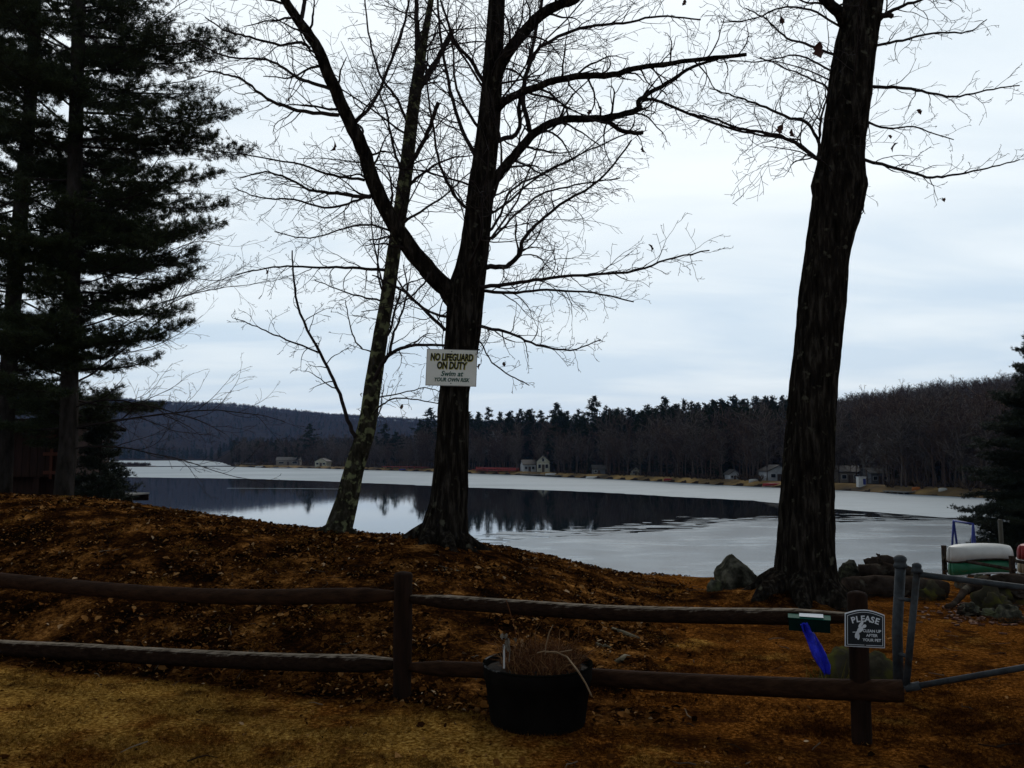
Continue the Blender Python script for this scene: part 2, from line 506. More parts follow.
def axis(parts):
    out = []
    for a, b, st in parts:
        n = max(1, int(round((b - a) / st)))
        out += [a + (b - a) * i / n for i in range(n)]
    out.append(parts[-1][1])
    return out
def build_ground():
    xs = axis([(-110, -30, 5), (-30, -9, 0.6), (-9, 9, 0.065), (9, 30, 0.6), (30, 110, 5)])
    ys = axis([(-25, 3, 1.0), (3, 13.5, 0.065), (13.5, 24, 0.3), (24, 62, 1.2)])
    nx, ny = len(xs), len(ys)
    V = np.zeros((nx * ny, 3), dtype=np.float32)
    W = np.zeros(nx * ny, dtype=np.float32)
    i = 0
    for y in ys:
        for x in xs:
            V[i] = (x, y, ground_z(x, y))
            W[i] = litter_w(x, y) if 3 < y < 30 else (1.0 if y >= 30 else 0.0)
            i += 1
    a = np.arange(nx - 1)
    b = np.arange(ny - 1)
    A, B = np.meshgrid(a, b)
    base = (B * nx + A).ravel()
    faces = np.stack([base, base + 1, base + nx + 1, base + nx], axis=1)
    me = np_mesh('ground', V, faces, True)
    at = me.attributes.new('litter', 'FLOAT', 'POINT')
    at.data.foreach_set('value', W)
    RW = np.array([rust_w(v[0], v[1]) for v in V], dtype=np.float32)
    at2 = me.attributes.new('rust', 'FLOAT', 'POINT')
    at2.data.foreach_set('value', RW)
    m, nt, bs = new_mat('dead_grass_ground')
    N, L = nt.nodes.new, nt.links.new
    tc = N('ShaderNodeTexCoord')
    def nz(scale, detail=6, rough=0.6, off=0):
        mp = N('ShaderNodeMapping'); mp.inputs['Location'].default_value = (off, off * 2, 0)
        L(tc.outputs['Object'], mp.inputs[0])
        n = N('ShaderNodeTexNoise'); n.inputs['Scale'].default_value = scale; n.inputs['Detail'].default_value = detail; n.inputs['Roughness'].default_value = rough
        L(mp.outputs[0], n.inputs['Vector'])
        return n.outputs['Fac']
    def ramp(fac, stops):
        r = N('ShaderNodeValToRGB')
        e = r.color_ramp.elements
        while len(e) < len(stops): e.new(0.5)
        for x, (p, c) in zip(e, stops):
            x.position = p; x.color = rgb(c)
        L(fac, r.inputs[0])
        return r.outputs[0]
    def mix(f, a, b):
        x = N('ShaderNodeMixRGB')
        L(f, x.inputs[0]); L(a, x.inputs[1]); L(b, x.inputs[2])
        return x.outputs[0]
    fine = nz(38, 8, 0.75)
    grass = ramp(fine, [(0.36, (0.055, 0.022, 0.004)), (0.49, (0.26, 0.128, 0.022)), (0.62, (0.60, 0.37, 0.10))])
    rust = ramp(fine, [(0.36, (0.018, 0.0055, 0.002)), (0.50, (0.115, 0.039, 0.006)), (0.64, (0.38, 0.155, 0.034))])
    big = nz(0.75, 4, 0.6, 3.3)
    
    at_r = N('ShaderNodeAttribute'); at_r.attribute_name = 'rust'
    def madd(f, k, c, clamp=False):
        x = N('ShaderNodeMath'); x.operation = 'MULTIPLY_ADD'; x.use_clamp = clamp
        L(f, x.inputs[0]); x.inputs[1].default_value = k
        if isinstance(c, float): x.inputs[2].default_value = c
        else: L(c, x.inputs[2])
        return x.outputs[0]
    rf = madd(big, 4.0, madd(nz(3.1, 6, 0.7, 5.1), 4.2, madd(at_r.outputs['Fac'], 1.5, -3.85)), True)
    turf = mix(rf, grass, rust)
    # worn spots of bare dark soil
    dirt = ramp(fine, [(0.3, (0.010, 0.004, 0.002)), (0.6, (0.055, 0.019, 0.005)), (0.75, (0.12, 0.05, 0.015))])
    df = madd(nz(2.6, 8, 0.74, 9.4), 7.0, madd(at_r.outputs['Fac'], 0.7, -3.72), True)
    turf = mix(df, turf, dirt)
    mold = ramp(madd(nz(2.2, 8, 0.72, 1.7), 0.72, madd(nz(34, 8, 0.8, 2.2), 0.40, -0.06)), [(0.42, (0.005, 0.0025, 0.0015)), (0.50, (0.026, 0.010, 0.003)), (0.565, (0.125, 0.050, 0.012)), (0.64, (0.38, 0.18, 0.05))])
    at_n = N('ShaderNodeAttribute'); at_n.attribute_name = 'litter'
    ad = N('ShaderNodeMath'); ad.operation = 'MULTIPLY_ADD'
    L(nz(3.2, 6, 0.65, 7), ad.inputs[0]); ad.inputs[1].default_value = 1.5; ad.inputs[2].default_value = -0.75
    a2 = N('ShaderNodeMath'); a2.operation = 'ADD'
    L(at_n.outputs['Fac'], a2.inputs[0]); L(ad.outputs[0], a2.inputs[1])
    lm = ramp(a2.outputs[0], [(0.30, (0, 0, 0)), (0.62, (1, 1, 1))])
    L(mix(lm, turf, mold), bs.inputs['Base Color'])
    bs.inputs['Roughness'].default_value = 0.95
    bs.inputs['Specular IOR Level'].default_value = 0.0
    bp = N('ShaderNodeBump'); bp.inputs['Strength'].default_value = 0.9; bp.inputs['Distance'].default_value = 0.03
    L(fine, bp.inputs['Height'])
    L(bp.outputs[0], bs.inputs['Normal'])
    g = link_mesh('ground', me, m)
    tag(g, 'brown winter ground of dead grass and leaf mould sloping to the lake', 'ground', kind='structure')
    return g
build_ground()

# ------------------------------------------------------------------ lake, ice and far land
def lakeP(px, py):
    p = G(px, py, 0.0)
    return p
def shore_Y(t):                          # distance of the far shoreline seen in column t
    if t <= 232: tab = SH_L
    else: tab = SH_R
    return interp(t, tab)
SH_L = [(-1600, 90), (-900, 260), (-400, 620), (-100, 800), (120, 850), (205, 860), (222, 640), (232, 430)]
SH_R = [(232, 430), (242, 398), (300, 366), (366, 318), (440, 282), (460, 262), (500, 246), (560, 216), (640, 186), (716, 159), (770, 147), (832, 136), (900, 122), (970, 112), (1100, 92), (1300, 72), (2000, 52), (3000, 40)]
HILL_R = [(560, 0), (640, 2), (720, 8), (780, 12), (835, 15.5), (900, 20), (1000, 25), (1200, 30), (3000, 32)]
HILL_F = [(-1600, 120), (-200, 124), (60, 117), (110, 114), (160, 107), (230, 101), (330, 80), (430, 66), (600, 55), (900, 50), (3000, 50)]
def far_z(X, Y):
    t = 512 + F * X / Y
    ys = shore_Y(max(-1600, min(3000, t)))
    d = Y - ys
    if d < 0:
        return max(-3.0, d * 0.12)
    z = 0.9 * sm(d / 5) + 4.5 * sm((d - 8) / 110) + 5 * sm((d - 60) / 300)
    z += interp(t, HILL_R) * sm((Y - ys - 15) / 300)
    z += interp(t, HILL_F) * sm((Y - 1050) / 850)
    z += 1.2 * sm(d / 60) * mnoise.noise(Vector((X * 0.012, Y * 0.012, 0))) + 5 * sm((d - 100) / 400) * mnoise.noise(Vector((X * 0.004, Y * 0.004, 2)))
    return z
def build_far():
    angs = np.radians(np.concatenate([np.arange(-68, -34, 1.0), np.arange(-34, 34, 0.22), np.arange(34, 69, 1.0)]))
    rs = [45]
    while rs[-1] < 3200: rs.append(rs[-1] * 1.022)
    na, nr = len(angs), len(rs)
    V = np.zeros((na * nr, 3), dtype=np.float32)
    i = 0
    for r in rs:
        for a in angs:
            X, Y = r * math.sin(a), r * math.cos(a)
            V[i] = (X, Y, far_z(X, Y))
            i += 1
    A, B = np.meshgrid(np.arange(na - 1), np.arange(nr - 1))
    base = (B * na + A).ravel()
    faces = np.stack([base, base + 1, base + na + 1, base + na], axis=1)
    me = np_mesh('far_hills', V, faces, True)
    m = noisy('forest_floor', [(0.3, (0.016, 0.012, 0.010)), (0.5, (0.024, 0.018, 0.014)), (0.7, (0.038, 0.027, 0.019))], 0.05, 0.95, bump=0, spec=0.0)
    o = link_mesh('far_hills', me, m)
    tag(o, 'wooded hills and low shore rising beyond the frozen lake', 'hills', kind='structure')
    # narrow strip of tan winter grass at the waterline
    mb = MB()
    cols = [(t, shore_Y(t)) for t in np.arange(236, 1120, 2.0)]
    for k, (t, ys) in enumerate(cols):
        for j, d in enumerate((0.4, 2.2, 4.0, 6.5)):
            Y = ys + d + (0.6 * mnoise.noise(Vector((t * 0.07, d, 0))) if j else 0)
            X = (t - 512) / F * Y
            mb.v.append((X, Y, far_z(X, Y) + 0.05 + 0.02 * j))
    for k in range(len(cols) - 1):
        for j in range(3):
            a = k * 4 + j
            mb.f.append((a, a + 4, a + 5, a + 1))
    m = noisy('tan_shore_grass', [(0.36, (0.03, 0.021, 0.011)), (0.50, (0.14, 0.088, 0.030)), (0.64, (0.36, 0.23, 0.075))], 0.10, 0.95, bump=0)
    o = mb.build('far_beach', m)
    tag(o, 'narrow strip of tan grass along the far waterline', 'shore', kind='structure')
build_far()

def flat_poly(name, pts, z, mat, label, cat):
    me = bpy.data.meshes.new(name)
    me.from_pydata([(p[0], p[1], z) for p in pts], [], [tuple(range(len(pts)))])
    me.update()
    if me.polygons[0].normal.z < 0:
        me.flip_normals()
    o = link_mesh(name, me, mat)
    return tag(o, label, cat, kind='structure')
def water_mat():
    m, nt, bs = new_mat('lake_water')
    N, L = nt.nodes.new, nt.links.new
    bs.inputs['Base Color'].default_value = (0.006, 0.009, 0.012, 1)
    bs.inputs['Roughness'].default_value = 0.03
    bs.inputs['IOR'].default_value = 1.33
    tc = N('ShaderNodeTexCoord')
    nz = N('ShaderNodeTexNoise'); nz.inputs['Scale'].default_value = 0.9; nz.inputs['Detail'].default_value = 3
    L(tc.outputs['Object'], nz.inputs['Vector'])
    bp = N('ShaderNodeBump'); bp.inputs['Strength'].default_value = 0.05; bp.inputs['Distance'].default_value = 0.05
    L(nz.outputs['Fac'], bp.inputs['Height']); L(bp.outputs[0], bs.inputs['Normal'])
    return m
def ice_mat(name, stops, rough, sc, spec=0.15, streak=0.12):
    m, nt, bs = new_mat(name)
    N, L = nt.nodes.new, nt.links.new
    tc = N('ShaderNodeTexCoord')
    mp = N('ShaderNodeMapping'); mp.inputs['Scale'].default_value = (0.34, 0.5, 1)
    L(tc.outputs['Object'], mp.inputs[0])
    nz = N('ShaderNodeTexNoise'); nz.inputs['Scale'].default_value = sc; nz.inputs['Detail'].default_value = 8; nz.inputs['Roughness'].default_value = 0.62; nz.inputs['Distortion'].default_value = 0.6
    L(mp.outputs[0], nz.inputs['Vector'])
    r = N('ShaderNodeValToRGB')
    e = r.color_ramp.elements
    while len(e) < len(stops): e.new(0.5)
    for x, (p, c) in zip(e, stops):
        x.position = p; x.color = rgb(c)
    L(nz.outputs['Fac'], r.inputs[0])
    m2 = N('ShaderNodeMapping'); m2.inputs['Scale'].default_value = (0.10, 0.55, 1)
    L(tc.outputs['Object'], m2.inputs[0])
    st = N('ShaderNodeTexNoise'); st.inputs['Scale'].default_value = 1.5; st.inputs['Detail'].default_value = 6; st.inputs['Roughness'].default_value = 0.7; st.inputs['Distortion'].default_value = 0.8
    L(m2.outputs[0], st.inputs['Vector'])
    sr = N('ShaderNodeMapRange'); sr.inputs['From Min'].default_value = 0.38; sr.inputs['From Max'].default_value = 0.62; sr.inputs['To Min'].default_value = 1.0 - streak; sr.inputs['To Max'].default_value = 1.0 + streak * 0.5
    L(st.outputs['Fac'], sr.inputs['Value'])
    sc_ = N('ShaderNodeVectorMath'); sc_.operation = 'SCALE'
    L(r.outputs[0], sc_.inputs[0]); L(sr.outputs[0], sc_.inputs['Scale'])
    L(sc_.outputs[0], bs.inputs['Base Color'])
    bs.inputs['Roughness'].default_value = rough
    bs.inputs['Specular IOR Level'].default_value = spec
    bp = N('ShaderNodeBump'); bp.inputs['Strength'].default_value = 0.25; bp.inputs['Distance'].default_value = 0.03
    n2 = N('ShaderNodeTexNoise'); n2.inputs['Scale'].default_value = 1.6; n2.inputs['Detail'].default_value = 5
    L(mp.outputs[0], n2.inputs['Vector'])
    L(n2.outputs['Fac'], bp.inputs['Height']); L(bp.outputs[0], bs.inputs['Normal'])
    return m
def rag(pts, amp, step):                 # subdivide an edge list and make it ragged
    out = []
    for i in range(len(pts) - 1):
        a, b = Vector(pts[i][:2]), Vector(pts[i + 1][:2])
        n = max(1, int((b - a).length / step))
        for k in range(n):
            p = a.lerp(b, k / n)
            q = Vector((p.x * 0.09, p.y * 0.09, 0))
            p = p + Vector((mnoise.noise(q), mnoise.noise(q + Vector((7, 3, 0))))) * amp + Vector((mnoise.noise(q * 6), mnoise.noise(q * 6 + Vector((2, 9, 0))))) * amp * 0.5
            out.append((p.x, p.y))
    out.append(tuple(pts[-1][:2]))
    return out
def build_lake():
    flat_poly('lake_water', [(-2600, 8), (2600, 8), (2600, 2600), (-2600, 2600)], 0.0, water_mat(), 'still dark open lake water mirroring the far trees', 'lake')
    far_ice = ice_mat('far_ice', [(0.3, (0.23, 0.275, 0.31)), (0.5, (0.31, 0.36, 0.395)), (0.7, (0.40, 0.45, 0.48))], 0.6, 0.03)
    edge = [(-260, 476.5), (0, 477), (120, 477.2), (235, 478.6), (290, 480.3), (340, 482), (440, 486.2), (500, 488.6), (600, 492.5), (700, 498.2), (740, 500.5), (775, 503.2), (830, 509), (880, 512.5), (947, 518)]
    e = [lakeP(*p) for p in edge]
    tip = [(947, 519.3), (890, 520.5), (832, 521.5), (768, 521), (720, 524.5), (660, 531), (600, 535.5), (550, 538), (505, 541), (470, 548), (440, 556), (380, 566)]
    n = [lakeP(*p) for p in tip]
    right = [(70, 30), (160, 20), (160, 160), (110, 260), (300, 700), (600, 1600), (-900, 1600), (-900, 300)]
    near = rag(e, 1.6, 1.2) + rag(n, 1.2, 0.9)
    # one frozen sheet wraps the open water; its tip closes on the right
    far_poly = rag(e, 1.6, 1.2) + [(150, 77), (160, 160), (110, 260), (300, 700), (600, 1700), (-1200, 1700), (-1200, 240)]
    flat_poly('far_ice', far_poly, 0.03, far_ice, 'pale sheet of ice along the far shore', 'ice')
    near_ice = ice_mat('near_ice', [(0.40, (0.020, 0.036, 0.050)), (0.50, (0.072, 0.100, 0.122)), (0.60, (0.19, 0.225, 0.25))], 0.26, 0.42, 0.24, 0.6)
    near_poly = [(150, 76.8)] + rag(n, 3.4, 0.6) + [(-4, 30), (0, 15), (70, 12), (150, 20)]
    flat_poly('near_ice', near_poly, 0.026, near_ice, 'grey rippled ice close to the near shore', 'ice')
    fm = MB()                            # thin broken pans of ice drifting off the edge
    RR = random.Random(14)
    for k in range(170):
        i = RR.randrange(0, len(n) - 3)
        p = n[i].lerp(n[i + 1], RR.random())
        d = abs(RR.gauss(0, 3.2)) + 0.2
        cx, cy = p.x + RR.uniform(-3, 3), p.y + d
        a, b_ = RR.uniform(0.4, 3.2) / (1 + d * 0.2), RR.uniform(0.12, 0.6)
        q = len(fm.v); m = 9
        for j in range(m):
            t = 2 * math.pi * j / m
            w = RR.uniform(0.65, 1.2)
            fm.v.append((cx + a * w * math.cos(t), cy + b_ * w * math.sin(t), 0.018 + k * 1e-5))
        fm.f.append(tuple(q + j for j in range(m)))
    tag(fm.build('ice_pans', near_ice), 'thin broken pans of ice along the edge of the open water', 'ice', kind='stuff')
    # thin crack line of ice in the open water on the left, and dark channel further out
    mb = MB()
    a = rag([lakeP(228, 488.2), lakeP(300, 488.6), lakeP(356, 489.2)], 0.5, 1.0)
    for x, y in a:
        w = 0.25 + 0.3 * abs(mnoise.noise(Vector((x * 0.2, y * 0.2, 4))))
        mb.v += [(x, y - w, 0.02), (x, y + w, 0.02)]
    for k in range(len(a) - 1):
        mb.f.append((2 * k, 2 * k + 2, 2 * k + 3, 2 * k + 1))
    tag(mb.build('floating_ice', far_ice), 'thin sliver of ice floating on the open water', 'ice', kind='structure')
    dark = [lakeP(100, 466.3), lakeP(235, 465.9), lakeP(300, 469.3), lakeP(300, 469.5), lakeP(235, 466.8), lakeP(100, 467.0)]
    wm = bpy.data.materials['lake_water']
    flat_poly('lake_lead', [(p.x, p.y) for p in dark], 0.045, wm, 'narrow dark lead of open water in the far ice', 'water')
build_lake()

# ------------------------------------------------------------------ branch growing
def grow(mb, tips, p, d, L, r, lvl, R, up=0.05, wander=0.34, ang=(30, 66), minr=0.0025, seg=None, sp=None, shrink=(0.35, 0.62)):
    seg = seg or max(0.05, L / (9 if lvl >= 2 else (6 if lvl == 1 else 4)))
    n = max(3, int(L / seg))
    pts, dirs = [p.copy()], [d.copy()]
    cur, dd = p.copy(), d.normalized()
    bend = rv(R) * 0.08
    for i in range(n):
        dd = (dd + rv(R) * wander + bend + Vector((0, 0, up))).normalized()
        cur = cur + dd * (L / n)
        pts.append(cur.copy()); dirs.append(dd.copy())
    rad = [max(minr, r * (1 - 0.72 * i / n)) for i in range(n + 1)]
    mb.twig(pts, rad, 5 if r > 0.012 else (4 if r > 0.006 else 3))
    if tips is not None: tips.append(pts[-1])
    if lvl > 0:
        spc = sp[lvl] if sp else {3: 0.27, 2: 0.15, 1: 0.12}[lvl]
        m = max(2, int(L / spc))
        for k in range(m):
            u = (k + R.uniform(0.5, 1.0)) / m
            u = 0.12 + 0.86 * u
            if u > 0.99: u = 0.98
            i = min(n - 1, int(u * n))
            q = pts[i].lerp(pts[i + 1], u * n - i)
            t = dirs[i + 1]
            ax = t.cross(rv(R))
            if ax.length < 0.05: continue
            nd = Matrix.Rotation(math.radians(R.uniform(*ang)), 3, ax.normalized()) @ t
            nd.z *= 0.8
            grow(mb, tips, q, nd, L * R.uniform(*shrink) * (1.1 - 0.55 * u), max(minr, rad[i] * 0.58), lvl - 1, R, up, wander, ang, minr, None, sp, shrink)

def path3(pts, Y0, dY, wpx, R, jit=0.0):
    """a traced limb: points in the picture get real distances, widths in pixels become metres"""
    n = len(pts)
    # resample smoothly (Catmull-Rom)
    out, rad = [], []
    arr = [Vector((a, b, 0)) for a, b in pts]
    arr = [arr[0] * 2 - arr[1]] + arr + [arr[-1] * 2 - arr[-2]]
    S = 5
    for i in range(1, n):
        p0, p1, p2, p3 = arr[i - 1:i + 3]
        for k in range(S + (1 if i == n - 1 else 0)):
            t = k / S
            q = 0.5 * ((2 * p1) + (p2 - p0) * t + (2 * p0 - 5 * p1 + 4 * p2 - p3) * t * t + (3 * p1 - p0 - 3 * p2 + p3) * t ** 3)
            u = (i - 1 + t) / (n - 1)
            Y = Y0 + dY * u
            pt = P(q.x, q.y, Y)
            if jit: pt = pt + rv(R) * jit
            out.append(pt)
            rad.append((wpx[0] + (wpx[1] - wpx[0]) * u) / 2 * Y / F)
    return out, rad
def dress(mb, tips, pts, rad, R, sp, L, lvl=2, start=0.15, up=0.03, ang=(35, 70), flat=0.0):
    """side branches with twigs along a limb"""
    acc = [0.0]
    for a, b in zip(pts, pts[1:]): acc.append(acc[-1] + (b - a).length)
    T = acc[-1]
    s = T * start
    while s < T:
        i = max(k for k in range(len(acc)) if acc[k] <= s)
        i = min(i, len(pts) - 2)
        q = pts[i].lerp(pts[i + 1], (s - acc[i]) / max(1e-6, acc[i + 1] - acc[i]))
        t = (pts[i + 1] - pts[i]).normalized()
        rnd = rv(R)
        rnd.z *= (1 - flat)
        ax = t.cross(rnd)
        if ax.length > 0.05:
            nd = Matrix.Rotation(math.radians(R.uniform(*ang)), 3, ax.normalized()) @ t
            u = s / T
            ln = L * R.uniform(0.55, 1.1) * (1.05 - 0.5 * u)
            grow(mb, tips, q, nd, ln, min(0.017, max(0.0035, rad[i] * 0.42)), lvl, R, up)
        s += sp * 0.68 * R.uniform(0.6, 1.4)

def leaf_mesh(mb, p, R, size):
    ax = Vector((R.uniform(-0.5, 0.5), R.uniform(-0.5, 0.5), -1)).normalized()
    sd = ax.cross(rv(R)).normalized()
    nn = ax.cross(sd)
    b = len(mb.v)
    prof = [(0, 0.05), (0.12, 0.22), (0.3, 0.42), (0.45, 0.28), (0.62, 0.46), (0.78, 0.24), (1.0, 0.03)]
    for u, w in prof:
        c = p + ax * (u * size) + nn * (size * 0.18 * math.sin(u * 3))
        mb.v.append(tuple(c - sd * (w * size * 0.8) + nn * (w * size * 0.45)))
        mb.v.append(tuple(c))
        mb.v.append(tuple(c + sd * (w * size * 0.8) + nn * (w * size * 0.45)))
    for i in range(len(prof) - 1):
        for k in (0, 1):
            a = b + i * 3 + k
            mb.f.append((a, a + 1, a + 4, a + 3))

def hero_tree(name, label, base, trunk_pts, trunk_w, Y0, dY, limbs, extra, leaves, seed, bark, side_n=44, roots=0, top_dress=None):
    R = random.Random(seed)
    root = thing(name, base, label, 'tree')
    mb = MB()
    pts, _ = path3(trunk_pts, Y0, dY, (1, 1), R)
    n = len(trunk_pts)
    # widths given per traced point
    rad = []
    for i in range(len(pts)):
        u = i / (len(pts) - 1) * (n - 1)
        k = min(n - 2, int(u))
        w = trunk_w[k] + (trunk_w[k + 1] - trunk_w[k]) * (u - k)
        rad.append(w / 2 * pts[i].y / F)
    fine, fr = [], []
    for i in range(len(pts) - 1):
        m = max(1, int((pts[i + 1] - pts[i]).length / 0.045))
        for k in range(m):
            fine.append(pts[i].lerp(pts[i + 1], k / m)); fr.append(rad[i] + (rad[i + 1] - rad[i]) * k / m)
    fine.append(pts[-1]); fr.append(rad[-1])
    mb.tube(fine, fr, side_n, True, 0.055, seed)
    for k in range(roots):               # buttress roots running out from the foot
        a = 2 * math.pi * k / roots + R.uniform(-0.25, 0.25)
        r0 = rad[1]
        rp, rr = [], []
        ln = R.uniform(0.45, 0.8) * min(1.0, rad[1] / 0.36)
        for j in range(7):
            u = j / 6
            x = base.x + math.cos(a + 0.25 * u) * (r0 * 0.5 + ln * u)
            y = base.y + math.sin(a + 0.25 * u) * (r0 * 0.5 + ln * u)
            rp.append(Vector((x, y, ground_z(x, y) + 0.13 * (1 - u) ** 2.0 * min(1.0, r0 / 0.36) - 0.02 - 0.05 * u)))
            rr.append(r0 * 0.30 * (1 - u) + 0.015)
        mb.tube(rp, rr, 10, True, 0.08, seed + k)
    mb.build('trunk', bark, root, True)
    tw, tips = MB(), []
    for (lp, w, dy, opts) in limbs:
        Ys = Y0 + opts.get('y', 0)
        lpts, lrad = path3(lp, Ys, dy, w, R, 0.008)
        if w[0] >= 4.5:
            lb = MB()
            lb.tube(lpts, lrad, 10 if w[0] < 8 else 18, True, 0.06, seed + w[0])
            lb.build('limb', bark if w[0] > 8 else M['twig'], root, True)
        else:
            tw.twig(lpts, lrad, 6)
        dress(tw, tips, lpts, lrad, R, opts.get('sp', 0.17), opts.get('L', 0.75), opts.get('lvl', 2), opts.get('st', 0.12), opts.get('up', -0.005), (32, 68), opts.get('flat', 0.3))
    for (u0, u1, cnt, Lr, r, el) in extra:    # boughs out of the trunk itself, all round
        for k in range(cnt):
            u = R.uniform(u0, u1)
            i = min(len(pts) - 2, int(u * (len(pts) - 1)))
            a = R.uniform(0, 2 * math.pi)
            e = math.radians(R.uniform(*el))
            d = Vector((math.cos(a) * math.cos(e), math.sin(a) * math.cos(e), math.sin(e)))
            grow(tw, tips, pts[i], d, R.uniform(*Lr), r * R.uniform(0.7, 1.1), 3, R, 0.03, 0.16)
    tw.build('crown', M['twig'], root)
    pr = [(proj(t), t) for t in tips]
    used = set()
    for lx, ly, s in leaves:
        best = min((j for j in range(len(pr)) if j not in used), key=lambda j: (pr[j][0][0] - lx) ** 2 + (pr[j][0][1] - ly) ** 2)
        used.add(best)
        lm = MB()
        leaf_mesh(lm, pr[best][1] + Vector((0, 0, 0.005)), R, s)
        lm.build('leaf', M['dead_leaf'], root, True)
    return root

# ------------------------------------------------------------------ the three bare trees in front
YA = 10.0
baseA = P(443, 540, YA)
hero_tree('oak_tree', 'dark forked bare oak on the mound carrying the white lifeguard sign', baseA,
    [(443, 552), (444, 534), (448, 505), (451, 470), (453, 430), (455, 390), (461, 350), (464, 320), (467, 290), (474, 255), (481, 190), (491, 100), (497, 0), (503, -90), (507, -180)],
    [60, 47, 37, 33, 31, 28.5, 33, 35, 36, 29, 26, 21, 16.5, 13, 9], YA, 0.0,
    [([(462, 318), (449, 292), (430, 272), (403, 238), (377, 190), (362, 147), (340, 100), (318, 50), (300, 22), (285, 0), (262, -45), (245, -100)], (20, 6), -1.2, {'L': 1.0, 'sp': 0.22, 'st': 0.2}),
     ([(300, 24), (303, 10), (306, -10), (308, -40)], (5, 3), 0.2, {'y': -0.9}),
     ([(489, 110), (502, 63), (535, 20), (560, 5), (577, -2), (600, -30), (625, -70)], (13, 6), -0.8, {'L': 1.0, 'sp': 0.2}),
     ([(490, 116), (503, 103), (523, 92), (567, 78), (613, 75), (640, 68), (693, 60), (747, 55)], (9, 3.6), -0.9, {'L': 1.05, 'sp': 0.18, 'st': 0.12}),
     ([(484, 194), (495, 180), (513, 157), (535, 133), (563, 120), (603, 118), (637, 110), (640, 100), (667, 83), (693, 67), (720, 58)], (11, 2.2), 0.8, {'L': 1.0, 'sp': 0.17}),
     ([(603, 118), (623, 131), (642, 133)], (5, 4), 0.3, {'y': 0.4, 'L': 0.7}),
     ([(637, 108), (653, 100), (713, 123), (760, 135), (800, 140)], (3.6, 1.6), 0.8, {'y': 0.5, 'L': 0.8, 'sp': 0.2}),
     ([(483, 150), (500, 140), (518, 132), (520, 100), (530, 60), (538, 20), (545, -15)], (5, 3), 0.9, {'L': 0.9}),
     ([(530, 131), (523, 93), (533, 57), (547, 43), (580, 28), (623, 23), (660, 16), (700, 20)], (5, 1.6), 0.7, {'y': 0.3, 'L': 0.9, 'sp': 0.17}),
     ([(472, 272), (487, 267), (507, 266), (519, 255), (523, 240), (536, 225), (560, 205), (600, 180), (632, 140)], (6, 1.6), 0.7, {'L': 0.9, 'sp': 0.16}),
     ([(468, 287), (485, 287), (520, 282), (560, 277), (627, 272), (667, 260), (710, 250)], (4.6, 1.3), -0.9, {'L': 0.85, 'sp': 0.14, 'up': 0.03}),
     ([(470, 290), (510, 293), (547, 290), (593, 293), (633, 302)], (3.8, 1.3), 0.9, {'L': 0.7, 'sp': 0.15}),
     ([(468, 322), (482, 327), (510, 333), (537, 345), (570, 350), (600, 340)], (4, 1.2), -0.6, {'L': 0.65, 'sp': 0.13}),
     ([(462, 335), (478, 340), (492, 362), (515, 378), (530, 385)], (2.2, 1), -0.3, {'L': 0.4, 'sp': 0.16}),
     ([(478, 230), (492, 238), (515, 215), (540, 195), (575, 185), (620, 178)], (3.6, 1.3), -1.0, {'L': 0.8, 'sp': 0.15}),
     ([(481, 240), (498, 220), (512, 190), (545, 172), (590, 150), (640, 128)], (3.4, 1.3), 1.1, {'L': 0.8, 'sp': 0.15}),
     ([(340, 115), (297, 110), (267, 98), (243, 80), (228, 75), (205, 70)], (4.2, 1.5), -0.5, {'y': -0.7, 'L': 0.75, 'sp': 0.16}),
     ([(330, 88), (303, 80), (283, 68), (267, 60), (230, 57), (200, 45)], (3.8, 1.4), 0.6, {'y': -0.7, 'L': 0.75, 'sp': 0.17}),
     ([(311, 48), (298, 42), (280, 45), (250, 37), (228, 32), (205, 18)], (3.6, 1.4), -0.3, {'y': -0.85, 'L': 0.7, 'sp': 0.17}),
     ([(371, 197), (330, 193), (310, 190), (287, 178), (265, 172), (240, 178)], (3.8, 1.3), 0.5, {'y': -0.5, 'L': 0.8, 'sp': 0.15}),
     ([(364, 180), (333, 175), (293, 163), (237, 153)], (3.2, 1.2), -0.8, {'y': -0.5, 'L': 0.8, 'sp': 0.16}),
     ([(378, 192), (358, 200), (330, 208), (295, 200), (262, 198), (235, 188)], (3, 1.1), 0.9, {'y': -0.4, 'L': 0.75, 'sp': 0.15}),
     ([(352, 125), (372, 105), (392, 60), (405, 20), (412, -20)], (4, 2), 0.9, {'y': -0.6, 'L': 0.9}),
     ([(445, 330), (417, 303), (397, 287), (372, 275)], (3.6, 1.4), -0.6, {'L': 0.6, 'sp': 0.15}),
     ([(478, 215), (458, 200), (440, 165), (432, 120), (425, 60)], (4, 1.6), -0.9, {'L': 0.9}),
     ([(484, 170), (462, 130), (448, 80), (440, 30), (436, -20)], (4.5, 2), 0.8, {'L': 1.0}),
     ([(492, 95), (470, 60), (455, 40), (440, 0)], (4.6, 2), -0.5, {'L': 1.0}),
     ([(431, 272), (418, 290), (395, 305), (362, 312)], (2.4, 1), -0.5, {'y': -0.3, 'L': 0.5})],
    [(0.5, 0.98, 16, (1.4, 2.7), 0.02, (0, 55))],
    [(593, 108, .10), (642, 147, .11), (647, 245, .10), (558, 270, .07), (336, 143, .12), (298, 96, .08), (433, 176, .06), (694, 9, .09), (493, 374, .08), (502, 371, .06), (526, 48, .06)], 3, M['bark'], 48, roots=8)

